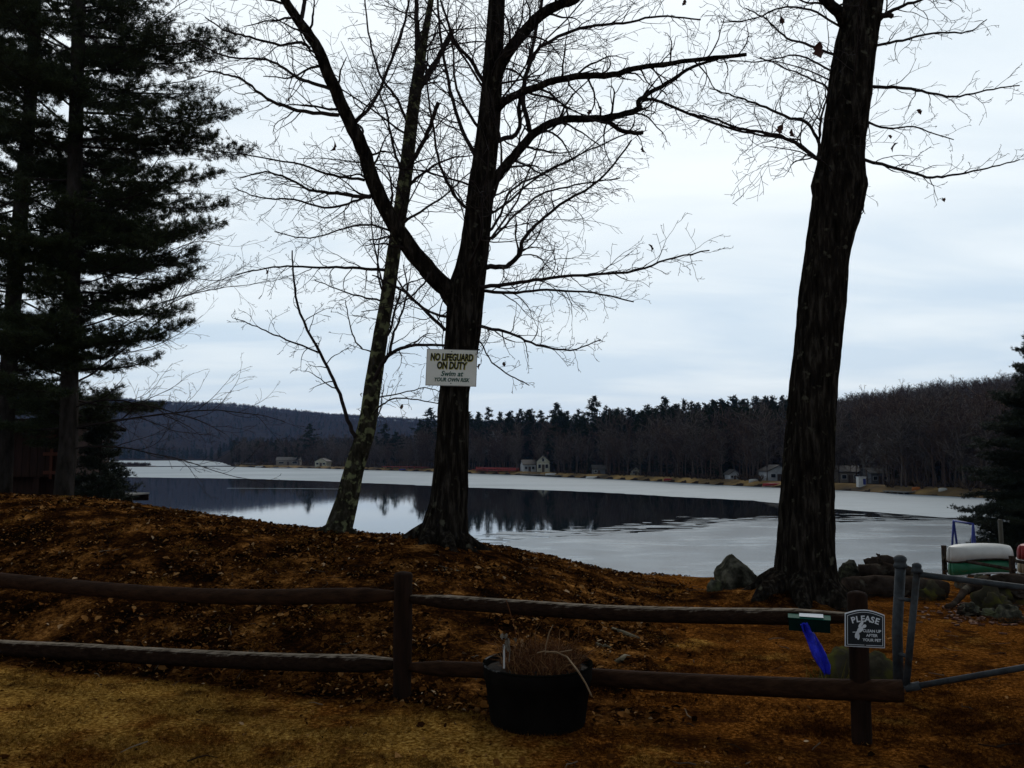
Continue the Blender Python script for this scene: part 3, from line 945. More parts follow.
YB = 10.7
baseB = P(338, 534, YB)
hero_tree('maple_tree', 'slender leaning tree with pale lichen spots on its trunk', baseB,
    [(335, 545), (339, 528), (347, 500), (354, 470), (366, 430), (373, 385), (380, 340), (387, 300), (395, 245), (405, 180), (413, 110), (419, 70), (424, 40), (431, 0), (440, -60), (446, -120)],
    [30, 25, 21, 18.5, 18, 16.5, 15, 14, 13.5, 14, 12, 11, 7.5, 6, 4, 3], YB, 0.1,
    [([(419, 75), (417, 40), (416, 0), (412, -60)], (6.5, 3), 0.5, {'L': 0.8}),
     ([(406, 170), (415, 157), (428, 132), (438, 103)], (5, 4), -0.6, {'L': 0.7}),
     ([(414, 100), (423, 82), (440, 55), (452, 30)], (6, 5), 0.6, {'L': 0.7}),
     ([(358, 445), (348, 420), (337, 387), (320, 353), (300, 313), (293, 273), (292, 250)], (4.4, 1.4), -0.7, {'L': 0.6, 'sp': 0.2, 'st': 0.3}),
     ([(319, 352), (280, 337), (257, 327), (235, 318)], (2, 0.9), -0.4, {'y': -0.5, 'L': 0.5, 'sp': 0.17}),
     ([(384, 270), (353, 268), (310, 267), (273, 267), (235, 275)], (3.4, 1.1), -0.6, {'L': 0.7, 'sp': 0.16}),
     ([(379, 300), (362, 297), (340, 290), (315, 280)], (2.2, 0.9), 0.5, {'L': 0.5, 'sp': 0.16}),
     ([(371, 352), (358, 345), (350, 325), (345, 300)], (2, 0.9), -0.5, {'L': 0.4}),
     ([(373, 384), (378, 372), (390, 354), (410, 346), (447, 346), (480, 350)], (5, 1.6), -0.5, {'L': 0.6, 'sp': 0.16, 'st': 0.25}),
     ([(389, 356), (393, 335), (400, 318), (407, 290), (403, 265)], (3.2, 1.2), 0.4, {'y': -0.3, 'L': 0.6, 'sp': 0.17}),
     ([(379, 345), (390, 330), (398, 300), (405, 285), (425, 278)], (3.4, 1.2), 0.8, {'L': 0.6}),
     ([(370, 420), (382, 405), (400, 398), (430, 402), (455, 408)], (2.2, 0.8), -0.5, {'L': 0.45, 'sp': 0.16}),
     ([(372, 430), (380, 410), (384, 385)], (2, 0.9), 0.4, {'L': 0.4}),
     ([(374, 398), (395, 395), (425, 388), (440, 392)], (1.8, 0.8), 0.4, {'L': 0.4, 'sp': 0.15}),
     ([(404, 190), (420, 175), (445, 160), (472, 155)], (4, 1.2), 0.6, {'L': 0.7, 'sp': 0.16}),
     ([(399, 225), (415, 215), (445, 195), (475, 168)], (3.6, 1.2), -0.5, {'L': 0.7, 'sp': 0.16}),
     ([(398, 235), (372, 225), (345, 228), (310, 238), (275, 232)], (2.6, 1), 0.7, {'L': 0.7, 'sp': 0.15}),
     ([(410, 130), (398, 100), (380, 75), (370, 40), (365, 0)], (3.8, 1.5), 0.7, {'L': 0.8}),
     ([(405, 180), (394, 150), (386, 110), (375, 85)], (3.4, 1.2), -0.6, {'L': 0.7})],
    [(0.45, 0.98, 13, (1.0, 2.2), 0.014, (5, 60))],
    [(263, 270, .07), (346, 392, .06), (403, 405, .06)], 21, M['bark_lichen'], 32, roots=6)

YC = BIG.y
hero_tree('big_oak_tree', 'stout leaning oak with furrowed bark standing beside the boulder', BIG,
    [(808, 614), (807, 600), (806, 580), (806, 550), (808, 470), (812, 400), (818, 340), (822, 300), (827, 256), (837, 205), (839, 185), (842, 150), (849, 100), (855, 50), (865, 0), (872, -60), (878, -130)],
    [84, 71, 60, 52, 47, 45.5, 43.5, 46, 43, 49, 53, 42, 42, 40, 36, 33, 28], YC, 0.0,
    [([(848, 35), (840, 14), (826, 0), (800, -30), (770, -60)], (13, 7), -0.6, {'L': 0.9}),
     ([(843, 20), (846, -10), (848, -40)], (5, 4), 0.4, {'L': 0.7}),
     ([(826, 160), (815, 157), (790, 140), (767, 133), (740, 128), (712, 118), (690, 114)], (4.6, 1.4), -0.7, {'L': 0.75, 'sp': 0.15}),
     ([(818, 157), (820, 130), (823, 110), (828, 90), (813, 80), (783, 67), (760, 58)], (4, 1.3), -0.5, {'y': -0.15, 'L': 0.7, 'sp': 0.15}),
     ([(819, 142), (807, 123), (790, 118), (760, 105), (740, 98), (710, 88)], (4, 1.3), -0.8, {'y': -0.15, 'L': 0.75, 'sp': 0.15}),
     ([(840, 58), (810, 45), (787, 38), (767, 20), (745, 8)], (3, 1.2), 0.6, {'L': 0.75, 'sp': 0.15}),
     ([(838, 75), (815, 62), (795, 55), (760, 62), (730, 60)], (2.4, 1), 0.9, {'L': 0.7, 'sp': 0.15}),
     ([(845, 30), (810, 10), (780, 8), (750, 20), (720, 22)], (2.6, 1), -0.9, {'L': 0.8, 'sp': 0.15}),
     ([(866, 87), (900, 88), (927, 92), (953, 97), (987, 90), (1020, 85)], (3.6, 1.2), -0.6, {'L': 0.55, 'sp': 0.17}),
     ([(868, 48), (903, 40), (933, 33), (967, 32), (987, 20)], (3, 1.1), 0.6, {'L': 0.55, 'sp': 0.17}),
     ([(858, 118), (887, 128), (913, 127), (953, 140)], (2.6, 1), 0.5, {'L': 0.45, 'sp': 0.17}),
     ([(856, 158), (897, 168), (927, 177), (953, 175), (987, 168), (1020, 160)], (3.6, 1.2), -0.5, {'L': 0.55, 'sp': 0.17}),
     ([(870, 28), (893, 10), (920, 0), (960, -14)], (4.6, 1.6), -0.6, {'L': 0.7, 'sp': 0.16}),
     ([(866, 15), (882, 15), (892, 16)], (6, 5), -0.2, {'L': 0.4, 'sp': 0.3}),
     ([(858, 175), (864, 205), (860, 218)], (2, 1), -0.2, {'L': 0.35}),
     ([(872, 0), (905, -25), (950, -40)], (6, 3), 0.7, {'L': 1.0})],
    [(0.62, 0.99, 7, (1.2, 2.2), 0.016, (0, 45))],
    [(780, 17, .10), (822, 46, .17), (784, 128, .12), (792, 128, .11), (887, 149, .11), (919, 104, .08), (950, 194, .06), (895, 142, .05)], 33, M['bark'], 56, roots=9)

# ------------------------------------------------------------------ needle trees
def needle_cloud(pos, dirs, K, ln, w, spread, up=0.0):
    pos = np.asarray(pos, dtype=np.float32); dirs = np.asarray(dirs, dtype=np.float32)
    n = len(pos)
    p = np.repeat(pos, K, axis=0)
    d = np.repeat(dirs, K, axis=0) + nrng.normal(0, spread, (n * K, 3)).astype(np.float32)
    d[:, 2] += up
    d /= np.linalg.norm(d, axis=1, keepdims=True) + 1e-6
    l = (ln * nrng.uniform(0.6, 1.15, (n * K, 1))).astype(np.float32)
    s = np.cross(d, nrng.normal(0, 1, (n * K, 3)).astype(np.float32))
    s /= np.linalg.norm(s, axis=1, keepdims=True) + 1e-6
    s *= w
    p = p + nrng.normal(0, ln * 0.12, (n * K, 3)).astype(np.float32)
    V = np.empty((n * K, 3, 3), dtype=np.float32)
    V[:, 0] = p - s; V[:, 1] = p + s; V[:, 2] = p + d * l
    Fc = np.arange(n * K * 3, dtype=np.int32).reshape(-1, 3)
    return V.reshape(-1, 3), Fc

def bough(mb, pos, dirs, p, az, el, L, R, r0, dens, start=0.3, droop=0.0, wid=0.42, lift=0.0, tuft=True):
    """one horizontal conifer bough: a limb, side sprays in its plane and points for needle tufts"""
    d = Vector((math.cos(az) * math.cos(el), math.sin(az) * math.cos(el), math.sin(el)))
    n = 9
    pts = [p.copy()]
    cur = p.copy()
    for i in range(n):
        u = (i + 1) / n
        d = (d + rv(R) * 0.09 + Vector((0, 0, -droop * (1 - u) + lift * u))).normalized()
        cur = cur + d * (L / n)
        pts.append(cur.copy())
    mb.twig(pts, [max(0.006, r0 * (1 - 0.85 * i / n)) for i in range(n + 1)], 5)
    m = max(4, int(L / 0.17))
    for k in range(m):
        u = start + (1 - start) * (k + R.random()) / m
        i = min(n - 1, int(u * n))
        q = pts[i].lerp(pts[i + 1], u * n - i)
        t = (pts[i + 1] - pts[i]).normalized()
        side = t.cross(Vector((0, 0, 1)))
        side.normalize()
        sg = 1 if k % 2 else -1
        sd = (t * R.uniform(0.35, 0.9) + side * sg + Vector((0, 0, R.uniform(-0.12, 0.22)))).normalized()
        sl = L * wid * R.uniform(0.5, 1.1) * (1.15 - u) + 0.12
        e = q + sd * sl + Vector((0, 0, R.uniform(-0.05, 0.1) * sl))
        mid = q.lerp(e, 0.5) + rv(R) * 0.05 * sl
        mb.twig([q, mid, e], [0.008, 0.006, 0.004], 3)
        if not tuft: continue
        c = max(2, int(sl * dens))
        for j in range(c):
            v = 0.18 + 0.82 * (j + R.random()) / c
            b = (q.lerp(mid, v * 2) if v < 0.5 else mid.lerp(e, v * 2 - 1)) + rv(R) * 0.055
            pos.append(tuple(b)); dirs.append(tuple((sd * 0.8 + rv(R) * 0.5 + Vector((0, 0, 0.25)))))
            if R.random() < 0.5:             # a short twig to each side
                o = sd.cross(Vector((0, 0, 1))) * R.choice((-1, 1)) * R.uniform(0.05, 0.2) + Vector((0, 0, R.uniform(-0.03, 0.08)))
                pos.append(tuple(b + o)); dirs.append(tuple(sd * 0.5 + o * 3))
    if tuft:
        for j in range(int(L * dens * 0.35)):
            u = max(start, R.random())
            i = min(n - 1, int(u * n))
            b = pts[i].lerp(pts[i + 1], u * n - i) + rv(R) * 0.08
            pos.append(tuple(b)); dirs.append(tuple((pts[i + 1] - pts[i]).normalized()))

def white_pine(label, trunk_pts, w, Y, boughs, auto, dead, seed):
    R = random.Random(seed)
    pts, rad = path3(trunk_pts, Y, 0.0, w, R)
    b0 = pts[0]
    root = thing('pine_tree', b0, label, 'tree', 'tall pines at the left')
    mb = MB()
    mb.tube(pts, rad, 20, True, 0.06, seed)
    mb.build('trunk', M['pine_bark'], root, True)
    br, pos, dirs = MB(), [], []
    def at(z):
        for a, b in zip(pts, pts[1:]):
            if a.z <= z <= b.z: return a.lerp(b, (z - a.z) / max(1e-6, b.z - a.z))
        return pts[-1] if z > pts[-1].z else pts[0]
    for (py, az, Lm, el, dens) in boughs:
        z = P(trunk_pts[0][0], py, Y).z
        bough(br, pos, dirs, at(z), math.radians(az), math.radians(el + R.uniform(-5, 3)), Lm, R, 0.035, dens * 0.85, 0.22, 0.015, 0.36, 0.10)
    for (y0, y1, cnt, Lr, azr, dens) in auto:
        for k in range(cnt):
            py = y0 + (y1 - y0) * (k + R.random()) / cnt
            z = P(trunk_pts[0][0], py, Y).z
            bough(br, pos, dirs, at(z), math.radians(R.uniform(*azr)), math.radians(R.uniform(-14, 18)), R.uniform(*Lr), R, 0.03, dens, R.uniform(0.15, 0.4), 0.03, 0.42, 0.12)
    tips = []
    for (py, az, Lm, el, r) in dead:
        z = P(trunk_pts[0][0], py, Y).z
        a, e = math.radians(az), math.radians(el)
        grow(br, tips, at(z), Vector((math.cos(a) * math.cos(e), math.sin(a) * math.cos(e), math.sin(e))), Lm, r, 3, R, 0.02, 0.17, (22, 48), 0.0035, None, {3: 0.36, 2: 0.26, 1: 0.16}, (0.25, 0.45))
    br.build('branches', M['twig'], root)
    V, Fc = needle_cloud(pos, dirs, 14, 0.12, 0.0058, 0.6, 0.12)
    link_mesh('crown', np_mesh('crown', V, Fc), M['needles'], root)
    return root
white_pine('tall dark pine with the straight trunk nearest the lake view', [(63, 505), (68, 440), (70, 360), (73, 250), (76, 120), (79, 0), (81, -120), (83, -240)], (18, 10), 19.0,
    [(12, -10, 2.6, 4, 34), (35, 8, 3.5, -2, 30), (60, -25, 3.5, 2, 34), (52, 20, 3.8, 0, 30), (85, 10, 3.0, 2, 30), (112, -5, 3.7, -2, 40), (128, 18, 3.9, -3, 40), (140, -22, 3.9, -4, 38), (146, 4, 3.2, -4, 40),
     (178, 0, 3.3, -6, 40), (190, 26, 3.4, -4, 38), (200, -28, 3.3, -5, 38), (225, 8, 3.4, -5, 40), (238, -16, 3.3, -3, 40), (250, 30, 2.9, -4, 36), (266, 2, 2.8, -3, 38), (272, -30, 2.8, -4, 36),
     (292, 6, 2.9, -5, 40), (305, -14, 2.8, -6, 40), (300, 25, 2.6, -4, 36), (338, 4, 2.7, -4, 38), (348, -20, 2.4, -5, 36), (368, 10, 2.0, -8, 34)],
    [(-230, -10, 30, (2.0, 3.4), (0, 360), 24), (-10, 400, 60, (1.6, 3.0), (60, 300), 33), (-10, 260, 22, (1.2, 2.2), (-60, 60), 26), (395, 430, 9, (1.2, 2.2), (50, 200), 30)],
    [(270, 5, 4.3, 6, .02), (330, -8, 4.6, 8, .022), (385, 4, 4.4, 18, .025), (430, 2, 4.9, 9, .026), (450, -10, 4.2, 5, .02), (95, 6, 4.3, 9, .018), (300, 12, 4.1, 12, .018), (60, -14, 4.0, 14, .018), (200, 15, 4.0, 4, .016), (360, 30, 3.2, 8, .016), (240, -8, 4.3, 4, .018), (285, 2, 4.5, 10, .02), (345, 10, 4.4, 12, .02), (410, -6, 4.3, 14, .022), (355, 170, 3, 5, .02), (380, 200, 2.6, 0, .018)], 5)
white_pine('dark pine with the bent trunk at the edge of the shed', [(2, 500), (6, 410), (12, 320), (20, 220), (28, 130), (34, 40), (38, -100), (40, -220)], (17, 9), 20.5,
    [],
    [(-200, 0, 20, (2.0, 3.2), (0, 360), 24), (-40, 350, 84, (1.7, 3.3), (0, 360), 33), (340, 430, 20, (1.4, 2.6), (-20, 200), 30)],
    [(300, 10, 2.6, 10, .018), (350, 190, 2.8, 8, .018), (390, -20, 3.0, 6, .02)], 9)

def hemlock(name, label, base, H, Rm, seed, z0=0.4, dens=30, cnt=70, lean=0.0):
    R = random.Random(seed)
    root = thing(name, base, label, 'tree')
    tp = [base + Vector((lean * u * H, 0, u * H)) for u in [i / 10 for i in range(11)]]
    mb = MB()
    mb.tube(tp, [0.014 * H * (1 - 0.9 * i / 10) + 0.008 for i in range(11)], 12, True, 0.05, seed)
    mb.build('trunk', M['pine_bark'], root, True)
    br, pos, dirs = MB(), [], []
    for k in range(cnt):
        u = (k + R.random()) / cnt
        h = z0 + (H - z0) * u
        p = base + Vector((lean * h, 0, h))
        L = Rm * (1 - u) ** 0.8 * R.uniform(0.65, 1.1) + 0.15
        bough(br, pos, dirs, p, R.uniform(0, 2 * math.pi), math.radians(R.uniform(-14, 8) + 28 * u), L, R, 0.010 + 0.012 * (1 - u), dens, 0.1, 0.03, 0.5, 0.02)
    br.build('branches', M['twig'], root)
    V, Fc = needle_cloud(pos, dirs, 14, 0.09, 0.006, 0.6, 0.0)
    link_mesh('crown', np_mesh('crown', V, Fc), M['needles_dark'], root)
    return root
bx = P(1050, 560, 29.0)
hemlock('hemlock_tree', 'dark drooping hemlock at the lakeside behind the canoes', Vector((bx.x, 29.0, ground_z(bx.x, 29.0) - 0.05)), 9.5, 3.3, 41, 1.9, 40, 210)
bx = P(99, 500, 21.5)
hemlock('hemlock_tree', 'bushy low hemlock between the red shed and the dock', Vector((bx.x, 21.5, ground_z(bx.x, 21.5) - 0.05)), 2.4, 0.9, 43, 0.15, 34, 60)
bx = P(28, 500, 24.0)
hemlock('hemlock_tree', 'taller young hemlock half hidden behind the red shed', Vector((bx.x, 25.5, ground_z(bx.x, 25.5) - 0.05)), 4.2, 1.7, 47, 0.15, 26, 60)

bx = P(86, 500, 26.0)
hemlock('hemlock_tree', 'leafy dark hemlock rising above the corner of the red shed', Vector((bx.x, 26.5, ground_z(bx.x, 26.5) - 0.05)), 4.3, 1.35, 48, 0.3, 28, 70)
bx = P(-14, 500, 26.0)
hemlock('hemlock_tree', 'dark hemlock behind the far left end of the red shed', Vector((bx.x, 26.5, ground_z(bx.x, 26.5) - 0.05)), 4.8, 1.9, 49, 0.3, 28, 70)

# ------------------------------------------------------------------ the far woods
def far_pine_mesh(seed, H=20.0, kind=0):
    R = random.Random(seed)
    pos, dirs, sz = [], [], []
    V, Fc = [], []
    nb = 46
    for k in range(nb):
        u = (k + R.random()) / nb
        h = H * (0.16 + 0.84 * u)
        prof = (1 - u) ** 0.75 if kind == 0 else (math.sin(min(1, (1 - u) * 1.5) * math.pi / 2) * (0.55 + 0.45 * R.random()))
        L = (0.19 if kind == 0 else 0.22) * H * prof * R.uniform(0.5, 1.1) + 0.3
        a = R.uniform(0, 2 * math.pi)
        m = 3 + int(L * 3.0)
        for j in range(m):
            v = (j + R.random()) / m
            x = L * v
            pos.append((math.cos(a) * x + R.uniform(-.3, .3) * (1 + v), math.sin(a) * x + R.uniform(-.3, .3) * (1 + v), h + x * (-0.12 if kind == 0 else 0.12) + R.uniform(-.25, .25)))
            dirs.append((math.cos(a), math.sin(a), 0.1))
    V, Fc = needle_cloud(pos, dirs, 7, 0.95, 0.15, 0.7, 0.0)
    # trunk as slim triangles
    tv = []
    for i in range(3):
        a = i * 2.1
        tv += [(0.22 * math.cos(a), 0.22 * math.sin(a), 0), (0.22 * math.cos(a + 2.1), 0.22 * math.sin(a + 2.1), 0), (0, 0, H)]
    b = len(V)
    V = np.vstack([V, np.array(tv, dtype=np.float32)])
    Fc = np.vstack([Fc, np.arange(b, b + 9, dtype=np.int32).reshape(-1, 3)])
    me = np_mesh('pine_tree', V, Fc)
    me.materials.append(M['far_pine'])
    return me
def far_bare_mesh(seed, H=15.0, mat='far_bare', minr=0.032):
    R = random.Random(seed)
    mb = MB()
    pts = [Vector((0, 0, 0))]
    d = Vector((0, 0, 1))
    for i in range(7):
        d = (d + rv(R) * 0.07).normalized(); d.z = abs(d.z)
        pts.append(pts[-1] + d * (H * 0.85 / 7))
    mb.twig(pts, [0.17 * (1 - 0.8 * i / 7) + 0.03 for i in range(8)], 4)
    for k in range(13):
        u = 0.25 + 0.75 * (k + R.random()) / 13
        i = min(6, int(u * 7))
        q = pts[i].lerp(pts[i + 1], u * 7 - i)
        a = R.uniform(0, 6.28); e = math.radians(R.uniform(20, 62))
        grow(mb, None, q, Vector((math.cos(a) * math.cos(e), math.sin(a) * math.cos(e), math.sin(e))), H * 0.36 * R.uniform(0.6, 1.1) * (1.25 - 0.6 * u), 0.075, 2, R, 0.07, 0.2, (25, 55), minr, None, {2: H * 0.045, 1: H * 0.035}, (0.4, 0.7))
    me = mb.mesh('bare_tree')
    me.materials.append(M[mat])
    return me
pines = [far_pine_mesh(100 + i, 20, i % 2) for i in range(4)]
bares = [far_bare_mesh(200 + i, 15, 'far_bare' if i % 2 else 'far_bare_red') for i in range(4)]
coarse = [far_bare_mesh(220 + i, 15, 'far_bare_red', 0.055) for i in range(2)]

def proto_collection(name, meshes):      # sources for the scattered woods; the collection itself is not in the scene
    c = bpy.data.collections.new(name)
    for me in meshes:
        o = bpy.data.objects.new('proto', me)
        c.objects.link(o)
    return c
def scatter(name, pts, scales, coll, label, cat, seed):
    me = bpy.data.meshes.new(name)
    me.from_pydata(pts, [], [])
    at = me.attributes.new('size', 'FLOAT', 'POINT')
    at.data.foreach_set('value', np.array(scales, dtype=np.float32))
    ng = bpy.data.node_groups.new(name + '_nodes', 'GeometryNodeTree')
    ng.interface.new_socket('Geometry', in_out='INPUT', socket_type='NodeSocketGeometry')
    ng.interface.new_socket('Geometry', in_out='OUTPUT', socket_type='NodeSocketGeometry')
    N, L = ng.nodes.new, ng.links.new
    gi, go = N('NodeGroupInput'), N('NodeGroupOutput')
    iop = N('GeometryNodeInstanceOnPoints')
    ci = N('GeometryNodeCollectionInfo')
    ci.inputs['Collection'].default_value = coll
    ci.inputs['Separate Children'].default_value = True
    ci.inputs['Reset Children'].default_value = True
    iop.inputs['Pick Instance'].default_value = True
    ri = N('FunctionNodeRandomValue'); ri.data_type = 'INT'
    ri.inputs[4].default_value = 0; ri.inputs[5].default_value = len(coll.objects) - 1
    ri.inputs['Seed'].default_value = seed
    rr = N('FunctionNodeRandomValue'); rr.data_type = 'FLOAT_VECTOR'
    rr.inputs[0].default_value = (-0.05, -0.05, 0); rr.inputs[1].default_value = (0.05, 0.05, 6.283)
    rr.inputs['Seed'].default_value = seed + 1
    sz = N('GeometryNodeInputNamedAttribute'); sz.data_type = 'FLOAT'; sz.inputs['Name'].default_value = 'size'
    L(gi.outputs[0], iop.inputs['Points'])
    L(ci.outputs[0], iop.inputs['Instance'])
    L(ri.outputs[2], iop.inputs['Instance Index'])
    L(rr.outputs[0], iop.inputs['Rotation'])
    L(sz.outputs[0], iop.inputs['Scale'])
    L(iop.outputs[0], go.inputs[0])
    o = link_mesh(name, me, None)
    md = o.modifiers.new('scatter', 'NODES')
    md.node_group = ng
    tag(o, label, cat, kind='stuff')
    return o
def build_woods():
    R = random.Random(77)
    cb, cp, cc = proto_collection('bare_sources', bares), proto_collection('pine_sources', pines), proto_collection('coarse_sources', coarse)
    pts, sc = [], []
    for k in range(1250):                 # bare trees along the far shore
        t = R.uniform(236, 1120)
        ys = shore_Y(t)
        Y = ys + 7 + 110 * R.random() ** 1.4
        if house_near(t, Y, ys) and R.random() < 0.85: continue
        X = (t - 512) / F * Y
        pts.append((X, Y, far_z(X, Y) - 0.2)); sc.append(R.uniform(0.55, 1.05) * (1.0 if t > 420 else 0.8))
    for k in range(330):                 # slim young trees right at the water
        t = R.uniform(244, 990)
        ys = shore_Y(t)
        Y = ys + R.uniform(4.5, 13)
        if house_near(t, Y, ys) and R.random() < 0.8: continue
        X = (t - 512) / F * Y
        pts.append((X, Y, far_z(X, Y) - 0.2)); sc.append(R.uniform(0.42, 0.78) * (1.0 if t > 420 else 0.8))
    scatter('shore_woods', pts, sc, cb, 'grey leafless woods massed along the far shore', 'woods', 3)
    pts, sc = [], []
    for k in range(2700):                # the hill on the right
        t = R.uniform(640, 1150)
        ys = shore_Y(t)
        Y = ys + 90 + 330 * R.random()
        X = (t - 512) / F * Y
        pts.append((X, Y, far_z(X, Y) - 0.3)); sc.append(R.uniform(0.42, 0.74))
    scatter('hillside_woods', pts, sc, cb, 'brown leafless woods covering the hill at the right', 'woods', 13)
    pts, sc = [], []
    for k in range(620):                 # evergreens mixed in behind and beneath
        t = R.uniform(232, 800)
        ys = shore_Y(t)
        Y = ys + 30 + 130 * R.random()
        X = (t - 512) / F * Y
        pts.append((X, Y, far_z(X, Y) - 0.2)); sc.append(R.uniform(0.34, 0.80) * (0.62 if t < 420 else 1))
    scatter('evergreen_woods', pts, sc, cp, 'dark evergreens mixed through the woods across the lake', 'woods', 23)
    pts, sc = [], []
    for k in range(9500):                # the far blue hill on the left
        t = R.uniform(-250, 620)
        Y = 900 + 1100 * R.random() ** 0.8 if R.random() < 0.5 else R.uniform(1600, 2050)
        if Y < shore_Y(t) + 8: continue
        X = (t - 512) / F * Y
        pts.append((X, Y, far_z(X, Y) - 1.0)); sc.append(R.uniform(0.45, 0.75))
    scatter('distant_woods', pts, sc, cc, 'distant bluish woods on the long hill at the left', 'woods', 33)
    pts, sc = [], []
    for k in range(2200):
        t = R.uniform(-250, 620)
        Y = shore_Y(min(t, 218)) + 10 + (1150 * R.random() ** 0.6 if R.random() < 0.75 else 90 * R.random())
        X = (t - 512) / F * Y
        if Y < shore_Y(t) + 5: continue
        pts.append((X, Y, far_z(X, Y) - 1.0)); sc.append(R.uniform(0.38, 0.62))
    scatter('distant_evergreens', pts, sc, cp, 'distant evergreens in front of the long hill at the left', 'woods', 37)
    # shrubby fringe at the waterline
    mb = MB()
    for k in range(560):
        t = R.uniform(238, 1090)
        ys = shore_Y(t)
        Y = ys + 3.5 + R.random() * 5
        if house_near(t, Y, ys): continue
        X = (t - 512) / F * Y
        z = far_z(X, Y)
        h = R.uniform(0.5, 1.7)
        for j in range(9):
            a = R.uniform(0, 6.28)
            d = Vector((math.cos(a) * 0.7, math.sin(a) * 0.7, R.uniform(0.5, 1.3))).normalized()
            p = Vector((X, Y, z))
            mb.twig([p, p + d * h * 0.5, p + (d + rv(R) * 0.4).normalized() * h], [0.06, 0.05, 0.03], 3)
    tag(mb.build('shore_brush', M['brush']), 'low brown brush fringing the far waterline', 'brush', kind='stuff')
HOUSES = []                              # (t, half width in px, depth behind the shore)
def house_near(t, Y, ys):
    for ht, hw, hd in HOUSES:
        if abs(t - ht) < hw and Y - ys < hd: return True
    return False

# ------------------------------------------------------------------ cottages and things on the far shore
def cottage(label, px, w, dpt, h, roof_h, wall, roof, back, rz=0.0, gable_front=True, windows=3, chimney=False, door=True, group='cottages on the far shore', name='cottage', cat='cottage', lift=0.0):
    ys = shore_Y(px)
    Y = ys + back
    X = (px - 512) / F * Y
    z = far_z(X, Y) + lift
    HOUSES.append((px, w / 2 * F / Y + 2, back + dpt / 2 + 2))
    root = thing(name, (X, Y, z), label, cat, group, rz)
    mb = MB()
    I = Matrix.Identity(3)
    mb.box((0, 0, h / 2 - 0.5), (w, dpt, h + 1.0))
    ov = 0.25
    if gable_front:
        mb.prism([(-w / 2, h), (w / 2, h), (0, h + roof_h)], dpt, I, -dpt / 2)
    else:
        Rz = Matrix.Rotation(math.pi / 2, 3, 'Z')
        mb.prism([(-dpt / 2, h), (dpt / 2, h), (0, h + roof_h)], w, Rz, -w / 2)
    mb.build('wall', wall, root, world=False)
    rb = MB()
    span, length = (w, dpt) if gable_front else (dpt, w)
    Mr = I if gable_front else Matrix.Rotation(math.pi / 2, 3, 'Z')
    sl = roof_h / (span / 2)
    th = 0.16
    x1 = span / 2 + ov
    for sg in (-1, 1):
        rb.prism([(0, h + roof_h + 0.02), (sg * x1, h - ov * sl + 0.02), (sg * x1, h - ov * sl + 0.02 + th), (0, h + roof_h + 0.02 + th)] if sg > 0 else
                 [(0, h + roof_h + 0.02), (0, h + roof_h + 0.02 + th), (sg * x1, h - ov * sl + 0.02 + th), (sg * x1, h - ov * sl + 0.02)], length + 2 * ov, Mr, -length / 2 - ov)
    ro = rb.build('roof', roof, root, world=False)
    if chimney:
        cb = MB(); cb.box((w * 0.2, 0.2, h + roof_h + 0.2), (0.5, 0.5, 1.4)); cb.build('chimney', M['brick'], ro, world=False)
    yf = -dpt / 2
    spots = [(-w * 0.28), (w * 0.28), 0.0][:max(0, windows)]
    for k, wx in enumerate(spots):
        zz = h * 0.55 if k < 2 else h + roof_h * 0.25
        ww, wh = (w * 0.2, h * 0.36) if k < 2 else (w * 0.16, min(h * 0.3, roof_h * 0.45))
        fb = MB(); fb.box((wx, yf - 0.03, zz), (ww + 0.16, 0.06, wh + 0.16)); fo = fb.build('window', M['trim'], root, world=False)
        gb = MB(); gb.box((wx, yf - 0.075, zz), (ww, 0.03, wh)); gb.build('pane', M['glass'], fo, world=False)
    if door:
        db = MB(); db.box((0.02, yf - 0.03, h * 0.36), (min(0.95, w * 0.2), 0.06, h * 0.72)); db.build('door', M['door'], root, world=False)
    return root
cottage('long low beige cottage behind brush on the left point', 290, 10.5, 6, 2.2, 1.4, M['beige'], M['roof_grey'], 14, 0.1, False, 2)
cottage('small cream cottage beside the lone pine on the left point', 324, 5.2, 5, 2.0, 1.3, M['cream'], M['roof_grey'], 10, -0.2, True, 2)
cottage('small white cottage left of the cream gabled cottage', 528, 3.6, 4, 2.0, 1.2, M['white_siding'], M['roof_dark'], 10, 0.2, False, 2)
cottage('cream two storey cottage with steep gable near the red dock', 545, 3.6, 5, 2.9, 1.7, M['cream'], M['roof_dark'], 12, -0.25, True, 3, True)
cottage('tiny white cabin on the shore left of the stout oak', 731, 2.0, 2.4, 1.1, 0.7, M['white_siding'], M['roof_grey'], 8, 0.15, True, 1)
cottage('white gabled cottage just left of the stout oak trunk', 773, 4.2, 4.5, 1.75, 1.0, M['white_siding'], M['roof_grey'], 11, 0.1, True, 2)
cottage('beige cottage just right of the stout oak trunk', 845, 3.6, 4, 1.8, 0.9, M['beige'], M['roof_dark'], 14, -0.1, False, 2)
cottage('grey cottage behind the white and blue booth', 872, 3.2, 4, 1.6, 0.8, M['grey_siding'], M['roof_grey'], 15, 0.1, False, 2)
cottage('pale small cabin tucked in the trees right of centre', 634, 1.6, 2.2, 1.2, 0.7, M['cream'], M['roof_dark'], 12, 0.1, True, 1)
cottage('dark boathouse with grey roof beside the far beach', 598, 3.0, 3, 1.3, 0.8, M['grey_siding'], M['roof_grey'], 9, 0.0, False, 1)
